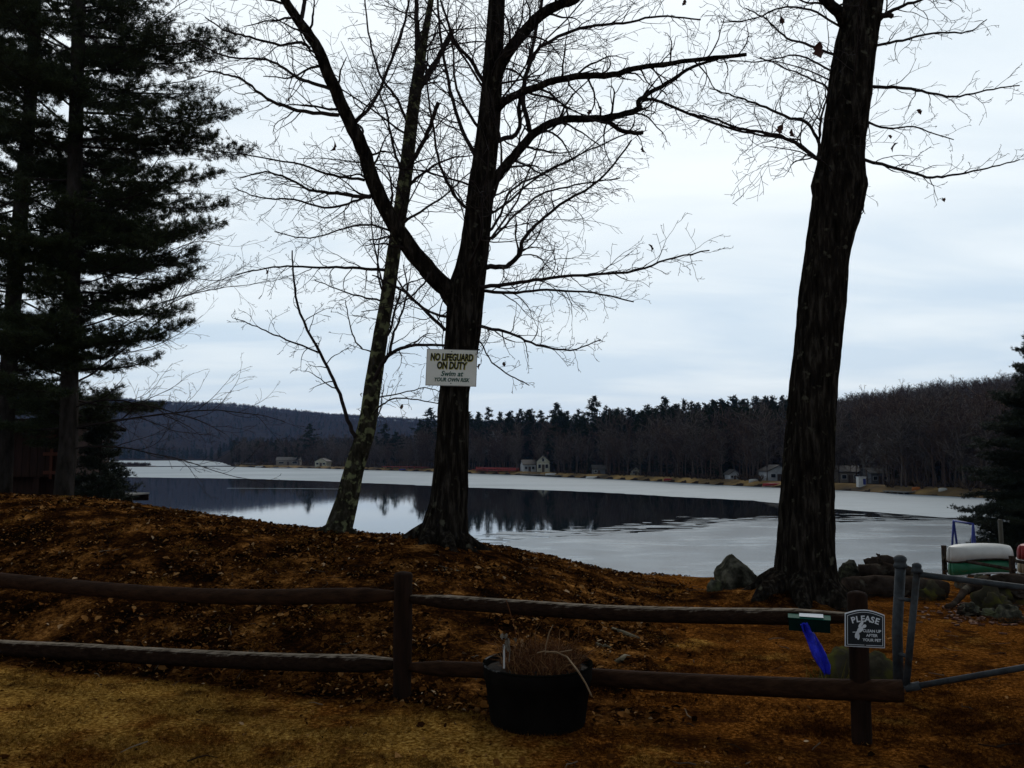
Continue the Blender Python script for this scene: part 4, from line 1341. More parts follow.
def booth():
    px = 859; ys = shore_Y(px); Y = ys + 3.5; X = (px - 512) / F * Y; z = far_z(X, Y)
    root = thing('booth', (X, Y, z), 'white booth with a blue side standing on the far shore', 'booth')
    a = MB(); a.box((0, 0, 0.65), (1.15, 1.0, 1.5)); a.build('wall', M['white_hull'], root, world=False)
    b = MB(); b.box((0, 0, 1.46), (1.3, 1.15, 0.1)); b.build('roof', M['white_siding'], root, world=False)
    c = MB(); c.box((0.3, -0.53, 0.75), (0.42, 0.05, 0.9)); c.build('door', M['blue_paint'], root, world=False)
booth()

def hull_mesh(L, W, D, ends=0.5, n=22, m=10, rocker=0.10, thick=0.02, blunt=0.0):
    """open boat hull, keel down, gunwales at z=D"""
    mb = MB()
    rows = []
    for i in range(n + 1):
        u = math.sin(math.pi / 2 * (-1 + 2 * i / n))
        hw = W / 2 * max(0.0, 1 - abs(u) ** 5) ** 0.5 if blunt else W / 2 * max(0.0, (1 - abs(u) ** 2.4)) ** (0.75) 
        hw = max(hw, 0.012)
        keel = rocker * D * abs(u) ** 3 * 2.0
        top = D * (1 + 0.28 * abs(u) ** 3)
        row = []
        for j in range(m + 1):
            a = -math.pi / 2 + math.pi * j / m
            x = hw * math.copysign(abs(math.sin(a)) ** 0.75, a)
            z = top - (top - keel) * (math.cos(a) ** 0.6 if abs(a) < math.pi / 2 - 1e-6 else 0)
            row.append((u * L / 2, x, z))
        rows.append(row)
    b = 0
    for row in rows: mb.v += row
    k = m + 1
    for i in range(n):
        for j in range(m):
            mb.f.append((i * k + j, i * k + j + 1, (i + 1) * k + j + 1, (i + 1) * k + j))
    me = mb.mesh('hull', True)
    return me, rows
def boat(name, label, loc, rz, L, W, D, mat, upturned=False, tilt=0.0, group=None, seats=2, cat='boat', blunt=0.0, gun=None):
    root = thing(name, loc, label, cat, group)
    root.rotation_euler = (math.pi + tilt if upturned else tilt, 0, rz)
    me, rows = hull_mesh(L, W, D, blunt=blunt)
    o = link_mesh('hull', me, mat, root, world=False)
    so = o.modifiers.new('thickness', 'SOLIDIFY'); so.thickness = 0.025
    for side in (0, -1):
        g = MB()
        g.tube([Vector(r[side]) for r in rows], [0.022] * len(rows), 6)
        g.build('gunwale', gun or M['trim'], root, world=False)
    for k in range(seats):
        u = -0.42 + 0.84 * k / max(1, seats - 1)
        s = MB(); s.box((u * L / 2, 0, D * 0.78), (0.22, W * 0.82, 0.03)); s.build('seat', M['grey_wood'], root, world=False)
    return root
def shore_boat(label, px, L, mat, back=1.5, rz=0.3, up=False, grp='boats drawn up on the far shore'):
    ys = shore_Y(px); Y = ys + back; X = (px - 512) / F * Y
    z = max(0.05, far_z(X, Y)) + (0.45 if up else 0.05)
    return boat('rowboat', label, (X, Y, z), rz, L, L * 0.33, 0.5, mat, up, 0.0, grp)
shore_boat('red rowboat drawn up below the white gabled cottage', 771, 3.6, M['red_hull'], 2.0, 0.1, True)
shore_boat('white rowboat drawn up below the cream two storey cottage', 553, 4.2, M['white_hull'], 2.5, 0.2, True)
shore_boat('small white rowboat at the ice edge right of the cottages', 592, 3.2, M['white_hull'], 0.6, -0.2, True)
shore_boat('blue rowboat beside the red dock sections left of the forked oak', 404, 3.2, M['blue_paint'], 2.0, 0.1, True)
shore_boat('pale rowboat on the shore below the beige left cottage', 262, 5.0, M['white_hull'], 1.5, 0.1, True)
shore_boat('orange rowboat on the grass far along the right shore', 914, 1.6, M['orange_paint'], 3.0, 0.2, True)
shore_boat('white rowboat on the grass far along the right shore', 940, 1.3, M['white_hull'], 3.0, 0.1, True)
shore_boat('white rowboat between the cabin and the gabled cottage', 752, 1.9, M['white_hull'], 4.0, 0.3, True)
shore_boat('red rowboat at the waterline in front of the dark evergreens', 668, 2.2, M['red_hull'], 2.0, 0.1, True)

def dock(name, label, px0, px1, back, mat, h=0.5, rails=True, legs=4, wid=1.6):
    Y0, Y1 = shore_Y(px0) + back, shore_Y(px1) + back
    a = Vector(((px0 - 512) / F * Y0, Y0, 0)); b = Vector(((px1 - 512) / F * Y1, Y1, 0))
    z = max(0.1, far_z(*(a.lerp(b, .5)).xy[:]))
    c = a.lerp(b, .5); c.z = z
    d = b - a; L = d.length
    root = thing(name, c, label, 'dock', None, math.atan2(d.y, d.x))
    k = MB(); k.box((0, 0, h), (L, wid, 0.12)); k.build('deck', mat, root, world=False)
    for i in range(legs):
        x = -L / 2 + L * (i + 0.5) / legs
        p = MB(); p.box((x, -wid / 2 + 0.12, h / 2 - 0.3), (0.14, 0.14, h + 0.48)); p.build('leg', mat, root, world=False)
    if rails:
        r = MB(); r.box((0, wid / 2 - 0.1, h + 0.75), (L, 0.1, 0.14)); r.box((0, wid / 2 - 0.1, h + 0.42), (L, 0.08, 0.3)); r.build('railing', mat, root, world=False)
    return root
dock('red_dock', 'long red dock with railing on the shore left of the cottages', 474, 517, 4.0, M['red_paint'], 0.6)
dock('red_dock', 'low dark red dock sections between the two bare trunks', 384, 428, 4.0, M['red_paint'], 0.7, False, 6)
dock('grey_dock', 'grey dock boards drawn up below the cottages', 520, 560, 0.2, M['grey_wood'], 0.3, False)
dock('grey_dock', 'grey dock at the tip of the left point', 236, 256, 0.5, M['grey_wood'], 0.7, False)
dock('grey_dock', 'grey dock lying at the ice edge right of the stout oak', 884, 908, 0.3, M['grey_wood'], 0.25, False)

# trees on the far shore that can be told apart
def far_tree(name, me, px, py_top, back, Hm, label, group, R):
    ys = shore_Y(px); Y = ys + back; X = (px - 512) / F * Y
    z = far_z(X, Y) - 0.2
    top = P(px, py_top, Y).z
    s = max(2.5, top - z) / Hm
    o = bpy.data.objects.new(name, me)
    o.location = (X, Y, z)
    wx = s * R.uniform(0.8, 1.45)
    o.scale = (wx, wx, s)
    o.rotation_euler = (0, 0, R.uniform(0, 6.28))
    COL.objects.link(o)
    return tag(o, label, 'tree', group)
def build_far_trees():
    R = random.Random(5)
    g = 'pines rising over the woods across the lake'
    sky_pines = [(468, 417, 60), (478, 412, 70), (489, 408, 75), (500, 412, 80), (511, 411, 70), (521, 409, 72), (531, 415, 80), (541, 411, 60), (556, 403, 65), (567, 411, 70), (577, 414, 70),
                 (606, 406, 66), (617, 410, 70), (628, 408, 70), (638, 412, 75), (648, 405, 70), (656, 408, 70), (675, 404, 80), (684, 400, 70), (692, 402, 74), (705, 403, 70), (714, 400, 80),
                 (724, 401, 78), (734, 396, 80), (744, 399, 84), (757, 396, 85), (768, 397, 88), (781, 402, 90), (455, 415, 70), (431, 408, 40), (443, 414, 60), (420, 420, 60)]
    for k in range(26):
        sky_pines.append((R.uniform(446, 618), R.uniform(412, 427), R.uniform(12, 46)))
    for k in range(62):                  # the close ranks between the tallest ones, in uneven clumps
        px = R.choice((468, 492, 520, 548, 566, 588, 612, 626, 650, 676, 688, 712, 736, 750, 770)) + R.gauss(0, 9)
        sky_pines.append((px, R.uniform(407, 426) - 8 * sm((px - 640) / 140), R.uniform(16, 45)))
    sky_pines = [(a, b, min(c, 46) if a < 740 else c) for a, b, c in sky_pines if not (519 < a < 553 and c < 20)]
    for i, (px, py, bk) in enumerate(sky_pines):
        far_tree('pine_tree', pines[i % 4], px, py, bk, 20, 'dark pine rising in the row above the bare woods across the lake', g, R)
    far_tree('pine_tree', pines[1], 594, 396, 22, 20, 'broad topped pine standing highest over the middle of the far woods', None, R)
    far_tree('pine_tree', pines[0], 664, 397, 25, 20, 'pointed tall pine right of the broad topped pine', None, R)
    far_tree('pine_tree', pines[3], 310, 424, 12, 20, 'lone dark pine standing on the left point by the cottages', None, R)
    g2 = 'dark evergreens near the far waterline'
    low = [(570, 428, 30), (582, 424, 34), (559, 440, 26), (578, 446, 18), (640, 436, 20), (652, 430, 26), (664, 440, 18), (676, 436, 22), (700, 432, 22), (711, 428, 26), (722, 440, 18), (742, 436, 24), (757, 440, 20), (850, 414, 40), (843, 425, 34),
           (858, 428, 36), (890, 446, 22), (904, 450, 18), (918, 440, 30), (936, 452, 18), (950, 448, 22), (964, 450, 18), (610, 448, 16), (690, 446, 16), (618, 440, 12), (625, 450, 9), (632, 445, 11), (642, 452, 8), (648, 446, 10), (656, 450, 8), (670, 448, 9), (683, 450, 8), (688, 440, 12), (696, 452, 7), (705, 446, 9), (716, 450, 7), (574, 452, 9), (583, 448, 10), (566, 455, 8), (588, 458, 6), (385, 424, 30), (396, 432, 26), (377, 436, 30), (446, 430, 34)]
    for i, (px, py, bk) in enumerate(low):
        far_tree('evergreen_tree', pines[(i * 3) % 4], px, py, bk, 20, 'dark evergreen among the trees near the far waterline', g2, R)
    g3 = 'evergreens on the left point'
    for i, (px, py) in enumerate([(240, 448), (250, 444), (258, 441), (266, 446), (276, 440), (286, 447), (298, 444), (246, 452), (234, 455)]):
        far_tree('evergreen_tree', pines[i % 4], px, py, 16, 20, 'dark green evergreen in the clump on the left point', g3, R)
    for px, py, bk, lab in [(885, 432, 14, 'pale leafless tree with a forked crown on the right shore'), (862, 446, 12, 'slim pale leafless tree beside the white booth'), (500, 432, 16, 'slim pale leafless tree behind the red dock')]:
        me = far_bare_mesh(300 + px, 15, 'birch', 0.04)
        far_tree('bare_tree', me, px, py, bk, 14, lab, None, R)
build_far_trees()
build_woods()
def islet():
    mb = MB()
    c = lakeP(112, 466.4)
    mb.rock((c.x, c.y, -0.2), (20, 5, 1.2), 4, rough=0.2)
    o = mb.build('islet', M['brush'], None, True)
    tag(o, 'low dark spit of land in the ice at the left', 'shore', kind='structure')
    R = random.Random(8)
    b = MB()
    for k in range(260):
        x, y = c.x + R.uniform(-18, 18), c.y + R.uniform(-3, 3)
        z = 0.5
        h = R.uniform(0.8, 2.0)
        for j in range(6):
            d = (rv(R) * 0.8 + Vector((0, 0, 1))).normalized()
            p = Vector((x, y, z)); b.twig([p, p + d * h * .5, p + (d + rv(R) * .4).normalized() * h], [.09, .08, .04], 3)
    tag(b.build('spit_brush', M['brush']), 'leafless brush covering the low spit at the left', 'brush', kind='stuff')
islet()

# ------------------------------------------------------------------ shed, dock and boats on the near bank
def shed():
    YS = 22.5
    c = P(8, 478, YS)
    gz = ground_z(c.x, YS)
    root = thing('shed', (c.x, YS, gz), 'dark red wooden shed raised on posts under the pines', 'shed')
    z0, z1 = P(8, 477, YS).z, P(8, 428, YS).z
    wx0, wx1 = P(-130, 450, YS).x, P(69, 450, YS).x
    b = MB()
    n = 26
    for k in range(n):                   # upright boards with narrow gaps
        x = wx0 + (wx1 - wx0) * (k + 0.5) / n
        b.box((x, YS, (z0 + z1) / 2), ((wx1 - wx0) / n - 0.012, 0.04, z1 - z0))
    b.box(((wx0 + wx1) / 2, YS + 1.2, (z0 + z1) / 2), (wx1 - wx0 - 0.05, 2.3, z1 - z0 - 0.02))
    b.build('wall', M['dark_red_wood'], root)
    k = MB()
    for i in range(14):
        x = wx0 + (wx1 - wx0) * (i + 0.5) / 14
        k.box((x, YS + 0.35, (gz - 0.3 + z0) / 2), ((wx1 - wx0) / 14 - 0.01, 0.04, z0 - gz + 0.28))
    k.build('added_skirting', M['dark_red_wood'], root)  # boards added to darken the open gap below the floor
    t = MB()
    for px in (53, 62.5, 69):
        x = P(px, 450, YS).x
        t.box((x, YS - 0.05, (z0 + z1) / 2), (0.07, 0.06, z1 - z0 + 0.1))
    for py in (436, 454, 472.5):
        z = P(60, py, YS).z
        t.box((P(57, py, YS).x, YS - 0.095, z), (0.62, 0.03, 0.09))
    t.build('trim', M['red_wood_trim'], root)
    r = MB()
    I = Matrix.Rotation(0, 3, 'Z')
    xm = (wx0 + wx1) / 2
    hw = (wx1 - wx0) / 2 + 0.25
    for sg in (-1, 1):
        y1 = YS + 1.2 + sg * 1.55
        v = [(xm - hw, YS + 1.2, z1 + 0.22), (xm + hw, YS + 1.2, z1 + 0.22), (xm + hw, y1, z1 - 0.02), (xm - hw, y1, z1 - 0.02)]
        bb = len(r.v)
        r.v += v + [(x, y, z + 0.08) for x, y, z in v]
        for f in ((0, 1, 2, 3), (7, 6, 5, 4), (0, 4, 5, 1), (1, 5, 6, 2), (2, 6, 7, 3), (3, 7, 4, 0)):
            r.f.append(tuple(bb + i for i in f))
    r.build('roof', noisy('tarred_roof', [(0.3, (0.008, 0.007, 0.006)), (0.7, (0.016, 0.014, 0.012))], 5, 0.95, bump=0.2, spec=0.0), root)
    for px in (-100, -20, 36, 66):
        p = MB(); x = P(px, 478, YS).x
        p.box((x, YS + 0.1, (z0 + gz) / 2 - 0.15), (0.14, 0.14, z0 - gz + 0.28))
        p.build('post', M['dark_red_wood'], root)
shed()
def near_dock():
    YD = 27.0
    a, b = P(40, 494.3, YD), P(133, 495.3, YD)
    root = thing('dock_section', (a + b) / 2, 'grey plank dock section laid on the bank by the red shed', 'dock')
    k = MB()
    n = 16
    for i in range(n):
        x = a.x + (b.x - a.x) * (i + 0.5) / n
        k.box((x, YD + 0.6, a.z - 0.02), ((b.x - a.x) / n - 0.015, 1.3, 0.045))
    k.build('deck', M['grey_wood'], root)
    s = MB(); s.box(((a.x + b.x) / 2, YD + 0.01, a.z - 0.155), (b.x - a.x - 0.04, 0.05, 0.2)); s.box(((a.x + b.x) / 2, YD + 1.2, a.z - 0.155), (b.x - a.x - 0.04, 0.05, 0.2))
    s.build('beam', M['log'], root)
    for px in (44, 74, 105, 129):
        x = P(px, 495, YD).x
        p = MB(); g = ground_z(x, YD + 0.1) - 0.1
        p.box((x, YD + 0.12, (a.z - 0.1 + g) / 2), (0.12, 0.12, a.z - 0.1 - g)); p.build('leg', M['log'], root)
near_dock()

def canoes():
    g = 'canoes racked on the right bank'
    Yc = 21.0
    c = P(980, 557, Yc)
    gx = ground_z(c.x, Yc)
    # rack: two trestles of grey timber
    rk = thing('canoe_rack', (c.x, Yc, gx), 'low wooden rack holding the upturned canoes', 'rack')
    ang = math.radians(10)
    dv = Vector((math.cos(ang), math.sin(ang), 0)); sd = Vector((-dv.y, dv.x, 0))
    zt = P(980, 571, Yc).z
    zm = P(980, 557.5, Yc).z
    for s in (-0.6, 0.6):
        for o in (-0.5, 1.75):
            q = Vector((c.x, Yc, 0)) + dv * s - sd * o
            gz = ground_z(q.x, q.y)
            l = MB(); l.box((q.x, q.y, (gz + zm) / 2 + 0.1), (0.09, 0.09, zm - gz + 0.3)); l.build('post', M['log'], rk)
        for z in (zt - 0.045, zm - 0.045):
            q0 = Vector((c.x, Yc, z)) + dv * s + sd * 0.55; q1 = Vector((c.x, Yc, z)) + dv * s - sd * 1.85
            l = MB(); l.tube([q0, q1], [0.04, 0.04], 6); l.build('bar', M['log'], rk)
    def put(label, off, z, mat, gun, L=1.65):
        p = Vector((c.x, Yc, 0)) + (dv * 1.95 - sd * 0.0 if off > 1 else -sd * off)
        h = 0.34
        boat('canoe', label, (p.x, p.y, z + h * 1.0), ang, L, 0.72, h, mat, True, 0.0, g, 2, 'canoe', 0.22, gun)
    put('upturned white canoe on top of the rack', 0.0, zm, M['white_hull'], M['log'])
    put('upturned green canoe on the lower bar beneath the white one', 0.03, zt, M['green_hull'], M['trim'])
    put('upturned red canoe on top beside the hemlock', 1.25, zm, M['red_hull'], M['trim'])
    put('upturned tan canoe beneath the red one', 1.25, zt, M['beige_hull'], M['trim'])
canoes()
def swing():
    Y = 27.0
    root = thing('swing_set', P(973, 548, Y), 'blue tubular swing frame standing on the beach behind the canoes', 'swing set')
    top = P(973, 524, Y)
    for px, dy in ((967, 0.0), (979, 0.5)):
        e = P(px, 548, Y + dy); e.z = ground_z(e.x, Y + dy) - 0.05
        m = MB(); m.tube([top, e], [0.035, 0.035], 8); m.build('leg', M['blue_paint'], root, True)
    far = top + Vector((0.06, 1.3, 0))
    m = MB(); m.tube([top, far], [0.035, 0.035], 8); m.build('top_bar', M['blue_paint'], root, True)
    for s in (-0.35, 0.35):
        e = far + Vector((s, 0.3 * s, 0)); e.z = ground_z(e.x, e.y) - 0.05
        m = MB(); m.tube([far, e], [0.035, 0.035], 8); m.build('leg', M['blue_paint'], root, True)
swing()
def beach_post():
    Y = 25.0
    a = P(1000, 520, Y); x = a.x; gz = ground_z(x, Y)
    m = MB(); m.tube([Vector((x, Y, gz - 0.2)), Vector((x + 0.02, Y, (gz + a.z) / 2)), Vector((x, Y, a.z)), Vector((x, Y, a.z + 0.02))], [0.065, 0.062, 0.06, 0.04], 12)
    o = m.build('wooden_post', plain('pale_post_wood', (0.05, 0.048, 0.035)), None, True)
    tag(o, 'grey wooden post under the hemlock behind the canoes', 'post')
beach_post()

# ------------------------------------------------------------------ rocks and logs on the right
def rock(label, px, py_base, w, h, seed, mat='rock', z=None, rough=0.28, dpt=0.8, name='boulder', group=None):
    b = G(px, py_base)
    b.z = ground_z(b.x, b.y)
    s = b.y / F
    mb = MB()
    hh = h * s
    ww = w * s / 2
    mb.rock((b.x, b.y + ww * dpt * 0.6, b.z + hh * 0.28), (ww, ww * dpt, hh * 0.72), seed, rough=rough)
    o = mb.build(name, M[mat], None, True)
    return tag(o, label, 'rock', group)
def boulder():
    b = G(741, 586)
    s = b.y / F
    # a wedge with its peak left of centre
    mb = MB()
    n, m = 40, 22
    for i in range(m + 1):
        th = math.pi * i / m
        for k in range(n):
            ph = 2 * math.pi * k / n
            d = Vector((math.sin(th) * math.cos(ph), math.sin(th) * math.sin(ph), math.cos(th)))
            e = Vector([math.copysign(abs(c) ** 0.8, c) for c in d])
            x = e.x
            zt = 1.0 - 0.55 * max(0, x - -0.25) - 0.5 * max(0, -0.35 - x)
            r = 1 + 0.14 * mnoise.noise(d * 1.8 + Vector((3, 1, 0))) + 0.07 * mnoise.noise(d * 5) + 0.02 * mnoise.noise(d * 14)
            mb.v.append((b.x + e.x * 22 * s * r + 1 * s, b.y + 0.22 + e.y * 0.26 * r, b.z - 0.03 + (e.z * 31 * s * zt * r if e.z > 0 else e.z * 0.1)))
    for i in range(m):
        for k in range(n):
            k2 = (k + 1) % n
            mb.f.append((i * n + k, (i + 1) * n + k, (i + 1) * n + k2, i * n + k2))
    o = mb.build('boulder', M['rock'], None, True)
    tag(o, 'grey green wedge shaped boulder left of the stout oak', 'rock')
boulder()
rock('small dark stone at the foot of the wedge shaped boulder', 716, 592, 16, 11, 12, 'rock')
rock('pale lichen covered boulder on the right of the stout oak', 853, 584, 26, 30, 15, 'rock')
rock('mossy boulder behind the lower rail at the sign post', 845, 682, 40, 34, 18, 'moss_rock')
rock('dark low boulder between the sign post and the gate post', 884, 682, 34, 28, 19, 'moss_rock')
def log(label, a, b, r0, r1, seed, mat='log', z=None, bend=0.04):
    R = random.Random(seed)
    pts, rad = [], []
    for i in range(12):
        u = i / 11
        p = a.lerp(b, u) + rv(R) * bend * 0.4
        p.z += bend * math.sin(u * math.pi)
        pts.append(p); rad.append((r0 + (r1 - r0) * u) * R.uniform(0.9, 1.1))
    mb = MB(); mb.tube(pts, rad, 14, True, 0.09, seed)
    for k in range(2):
        i = R.randrange(3, 9)
        e = rv(R); e.z = abs(e.z)
        mb.tube([pts[i], pts[i] + e * rad[i] * 1.9], [rad[i] * 0.35, rad[i] * 0.2], 7)
    o = mb.build('log', M[mat], None, True)
    return tag(o, label, 'log')
def gp(px, py, up=0.0):
    p = G(px, py); p.z = ground_z(p.x, p.y) + up
    return p
log('thick rotting log lying lowest behind the gate post', gp(848, 588, 0.1), gp(945, 589, 0.1), 0.13, 0.10, 51)
log('thinner log resting on the rotting log by the stout oak', gp(862, 585, 0.28), gp(916, 586, 0.25), 0.085, 0.07, 52)
log('short upper log on the pile just left of the gate post', gp(866, 581, 0.34), gp(896, 582, 0.36), 0.05, 0.06, 53)
rock('grey green stone at the right end of the rotting log', 932, 591, 32, 18, 61, 'moss_rock', rough=0.5)
rock('round pale stone beside the rubble heap', 964, 579, 13, 10, 62, 'rock')
rock('flat grey stone at the near end of the rubble heap', 1012, 613, 28, 14, 63, 'rock', rough=0.55)
rock('dark block of stone in the middle of the rubble heap', 998, 606, 30, 23, 64, 'moss_rock', rough=0.75)
rock('dark tall stone on top of the rubble heap', 1006, 595, 36, 24, 65, 'moss_rock', rough=0.75)
rock('mottled stone at the far edge of the rubble heap', 986, 581, 22, 12, 66, 'rock', rough=0.75)
rock('dark stone below the red canoe', 1018, 581, 24, 15, 68, 'moss_rock', rough=0.75)
log('broken dark branch leaning out of the rubble heap', gp(947, 601, 0.02), gp(985, 588, 0.22), 0.025, 0.06, 71)
log('dark timber lying across the rubble heap', gp(968, 592, 0.16), gp(1030, 598, 0.28), 0.06, 0.07, 72)
def chips():
    R = random.Random(99)
    mb = MB()
    for k in range(260):
        p = G(R.gauss(985, 26), R.gauss(603, 7)); p.z = ground_z(p.x, p.y) + 0.008
        mb.box(p, (R.uniform(.02, .08), R.uniform(.01, .03), .012), Matrix.Rotation(R.uniform(0, 6), 3, 'Z') @ Matrix.Rotation(R.uniform(-.4, .4), 3, 'X'))
    tag(mb.build('wood_chips', noisy('reddish_chips', [(0, (0.05, 0.018, 0.010)), (0.6, (0.10, 0.035, 0.018)), (1, (0.20, 0.11, 0.06))], island=True, bump=0)), 'reddish wood chips scattered round the rubble heap', 'chips', kind='stuff')
chips()

def rubble():
    R = random.Random(17)
    for k in range(16):
        px, py = R.uniform(966, 1030), R.uniform(577, 612)
        b = gp(px, py)
        mb = MB()
        sz = R.uniform(0.04, 0.10)
        mb.rock((b.x, b.y, b.z + sz * R.uniform(0.2, 1.6)), (sz * R.uniform(0.9, 1.6), sz, sz * R.uniform(0.5, 0.8)), 80 + k * 3.1, 14, 9, 0.7)
        o = mb.build('stone', M['rock'] if k % 3 else M['log'], None, False)
        tag(o, 'small broken piece of stone lying in the rubble heap', 'stone', 'broken pieces in the rubble heap')
rubble()
def tuft():
    R = random.Random(19)
    b = gp(838, 680)
    pos = [(b.x + R.gauss(0, 0.07), b.y + R.gauss(0, 0.05), b.z) for k in range(90)]
    dirs = [(R.gauss(0, 0.35), R.gauss(0, 0.35), 1) for k in range(90)]
    V, Fc = needle_cloud(pos, dirs, 4, 0.19, 0.0035, 0.22, 0.1)
    o = link_mesh('grass_tuft', np_mesh('grass_tuft', V, Fc), noisy('olive_grass', [(0.0, (0.04, 0.035, 0.008)), (0.6, (0.10, 0.085, 0.018)), (1.0, (0.22, 0.17, 0.05))], bump=0, spec=0.0, island=True))
    tag(o, 'olive yellow grass tuft in front of the mossy boulder by the sign post', 'grass tuft')
tuft()

# ------------------------------------------------------------------ the rail fence
def fence():
    pA, pB = G(402, 697), G(862, 742)
    d = (pB - pA).normalized()
    pL = pA - d * 4.15
    def fY(px):                          # fence plane distance in picture column px
        k = (px - 512) / F
        # pA + s*d : x = k*y (nearly)
        s = (pA.x - k * pA.y) / (k * d.y - d.x)
        return pA.y + s * d.y
    root = thing('rail_fence', pA, 'low brown wooden rail fence running across the grass', 'fence')
    R = random.Random(4)
    def post(base, htop, r, label=None):
        mb = MB()
        n = 10
        pts = [base + Vector((0, 0, -0.3 + (htop + 0.3) * i / n)) for i in range(n + 1)]
        rad = [r * (1 + 0.03 * R.uniform(-1, 1)) for i in range(n + 1)]
        pts += [base + Vector((0, 0, htop + 0.014)), base + Vector((0, 0, htop + 0.022))]
        rad += [r * 0.86, r * 0.4]
        mb.tube(pts, rad, 20, True, 0.02, R.random() * 9)
        return mb.build('post', M['post'], root, True)
    h1 = P(402, 575, pA.y).z - pA.z
    h2 = P(863, 595, pB.y).z - pB.z
    post(pA, h1, 9.0 * pA.y / F)
    post(pB, h2, 9.2 * pB.y / F)
    post(pL, h1, 9.0 * pA.y / F)
    def rail(pp, w, mat, dy=0.0, taper0=True, taper1=True, seed=1.0):
        pts, _ = path3([(a, b) for a, b in pp], 5, 0, (1, 1), R)
        # re-place on the fence plane
        xs = [a for a, _ in pp]
        out, rad = [], []
        n = len(pts)
        for i in range(n):
            q = proj(pts[i])
            Y = fY(q[0]) + dy
            p = P(q[0], q[1], Y)
            out.append(p)
            u = i / (n - 1)
            r = (w[0] + (w[1] - w[0]) * u) / 2 * Y / F
            out[-1] = p
            rad.append(r)
        fine, fr = [], []
        for i in range(n - 1):
            m = max(1, int((out[i + 1] - out[i]).length / 0.05))
            for k in range(m):
                fine.append(out[i].lerp(out[i + 1], k / m)); fr.append(rad[i] + (rad[i + 1] - rad[i]) * k / m)
        fine.append(out[-1]); fr.append(rad[-1])
        T = len(fine)
        for i in range(T):
            if taper0 and i < 4: fr[i] *= 0.55 + 0.11 * i
            if taper1 and T - 1 - i < 4: fr[i] *= 0.55 + 0.11 * (T - 1 - i)
        mb = MB(); mb.tube(fine, fr, 22, True, 0.028, seed)
        return mb.build('rail', mat, root, True)
    rail([(-75, 573), (0, 580), (85, 588), (170, 594.5), (256, 597), (320, 596), (398, 595.5)], (14, 15.5), M['rail'], seed=1)
    rail([(-75, 643), (0, 648), (85, 652), (170, 657), (256, 661), (320, 663), (398, 664)], (15, 17), M['rail_worn'], seed=5.5)
    rail([(406, 598.5), (460, 603), (530, 608), (600, 612.5), (700, 615.5), (780, 616.5), (858, 618)], (13, 16.5), M['rail_worn'], seed=9)
    rail([(406, 667), (486, 670.5), (560, 675), (640, 680), (700, 683.5), (780, 687), (840, 689.5), (903, 691)], (14, 21), M['rail'], taper1=False, seed=13)
    return pA, pB, fY
pA, pB, fY = fence()

# ------------------------------------------------------------------ signs
def text_into(mb, body, size, loc, Mx, rot=0.0, bold=0.0, depth=0.002, shear=0.0, sx=1.0):
    cu = bpy.data.curves.new('lettering', 'FONT')
    cu.body = body; cu.size = size; cu.align_x = 'CENTER'; cu.align_y = 'CENTER'
    cu.extrude = depth; cu.offset = bold; cu.shear = shear; cu.resolution_u = 3
    o = bpy.data.objects.new('lettering', cu)
    COL.objects.link(o)
    dg = bpy.context.evaluated_depsgraph_get()
    me = o.evaluated_get(dg).to_mesh()
    b = len(mb.v)
    c, s = math.cos(rot), math.sin(rot)
    for v in me.vertices:
        x, y = v.co.x * sx, v.co.y
        mb.v.append(tuple(Mx @ Vector((loc[0] + x * c - y * s, loc[2] - v.co.z, loc[1] + x * s + y * c))))
    for p in me.polygons: mb.f.append(tuple(b + i for i in p.vertices))
    o.evaluated_get(dg).to_mesh_clear()
    bpy.data.objects.remove(o)
    bpy.data.curves.remove(cu)
def frame_mat(c, rz, ry=0.0, rx=0.0):
    return Matrix.Translation(c) @ Matrix.Rotation(rz, 4, 'Z') @ Matrix.Rotation(ry, 4, 'Y') @ Matrix.Rotation(rx, 4, 'X')
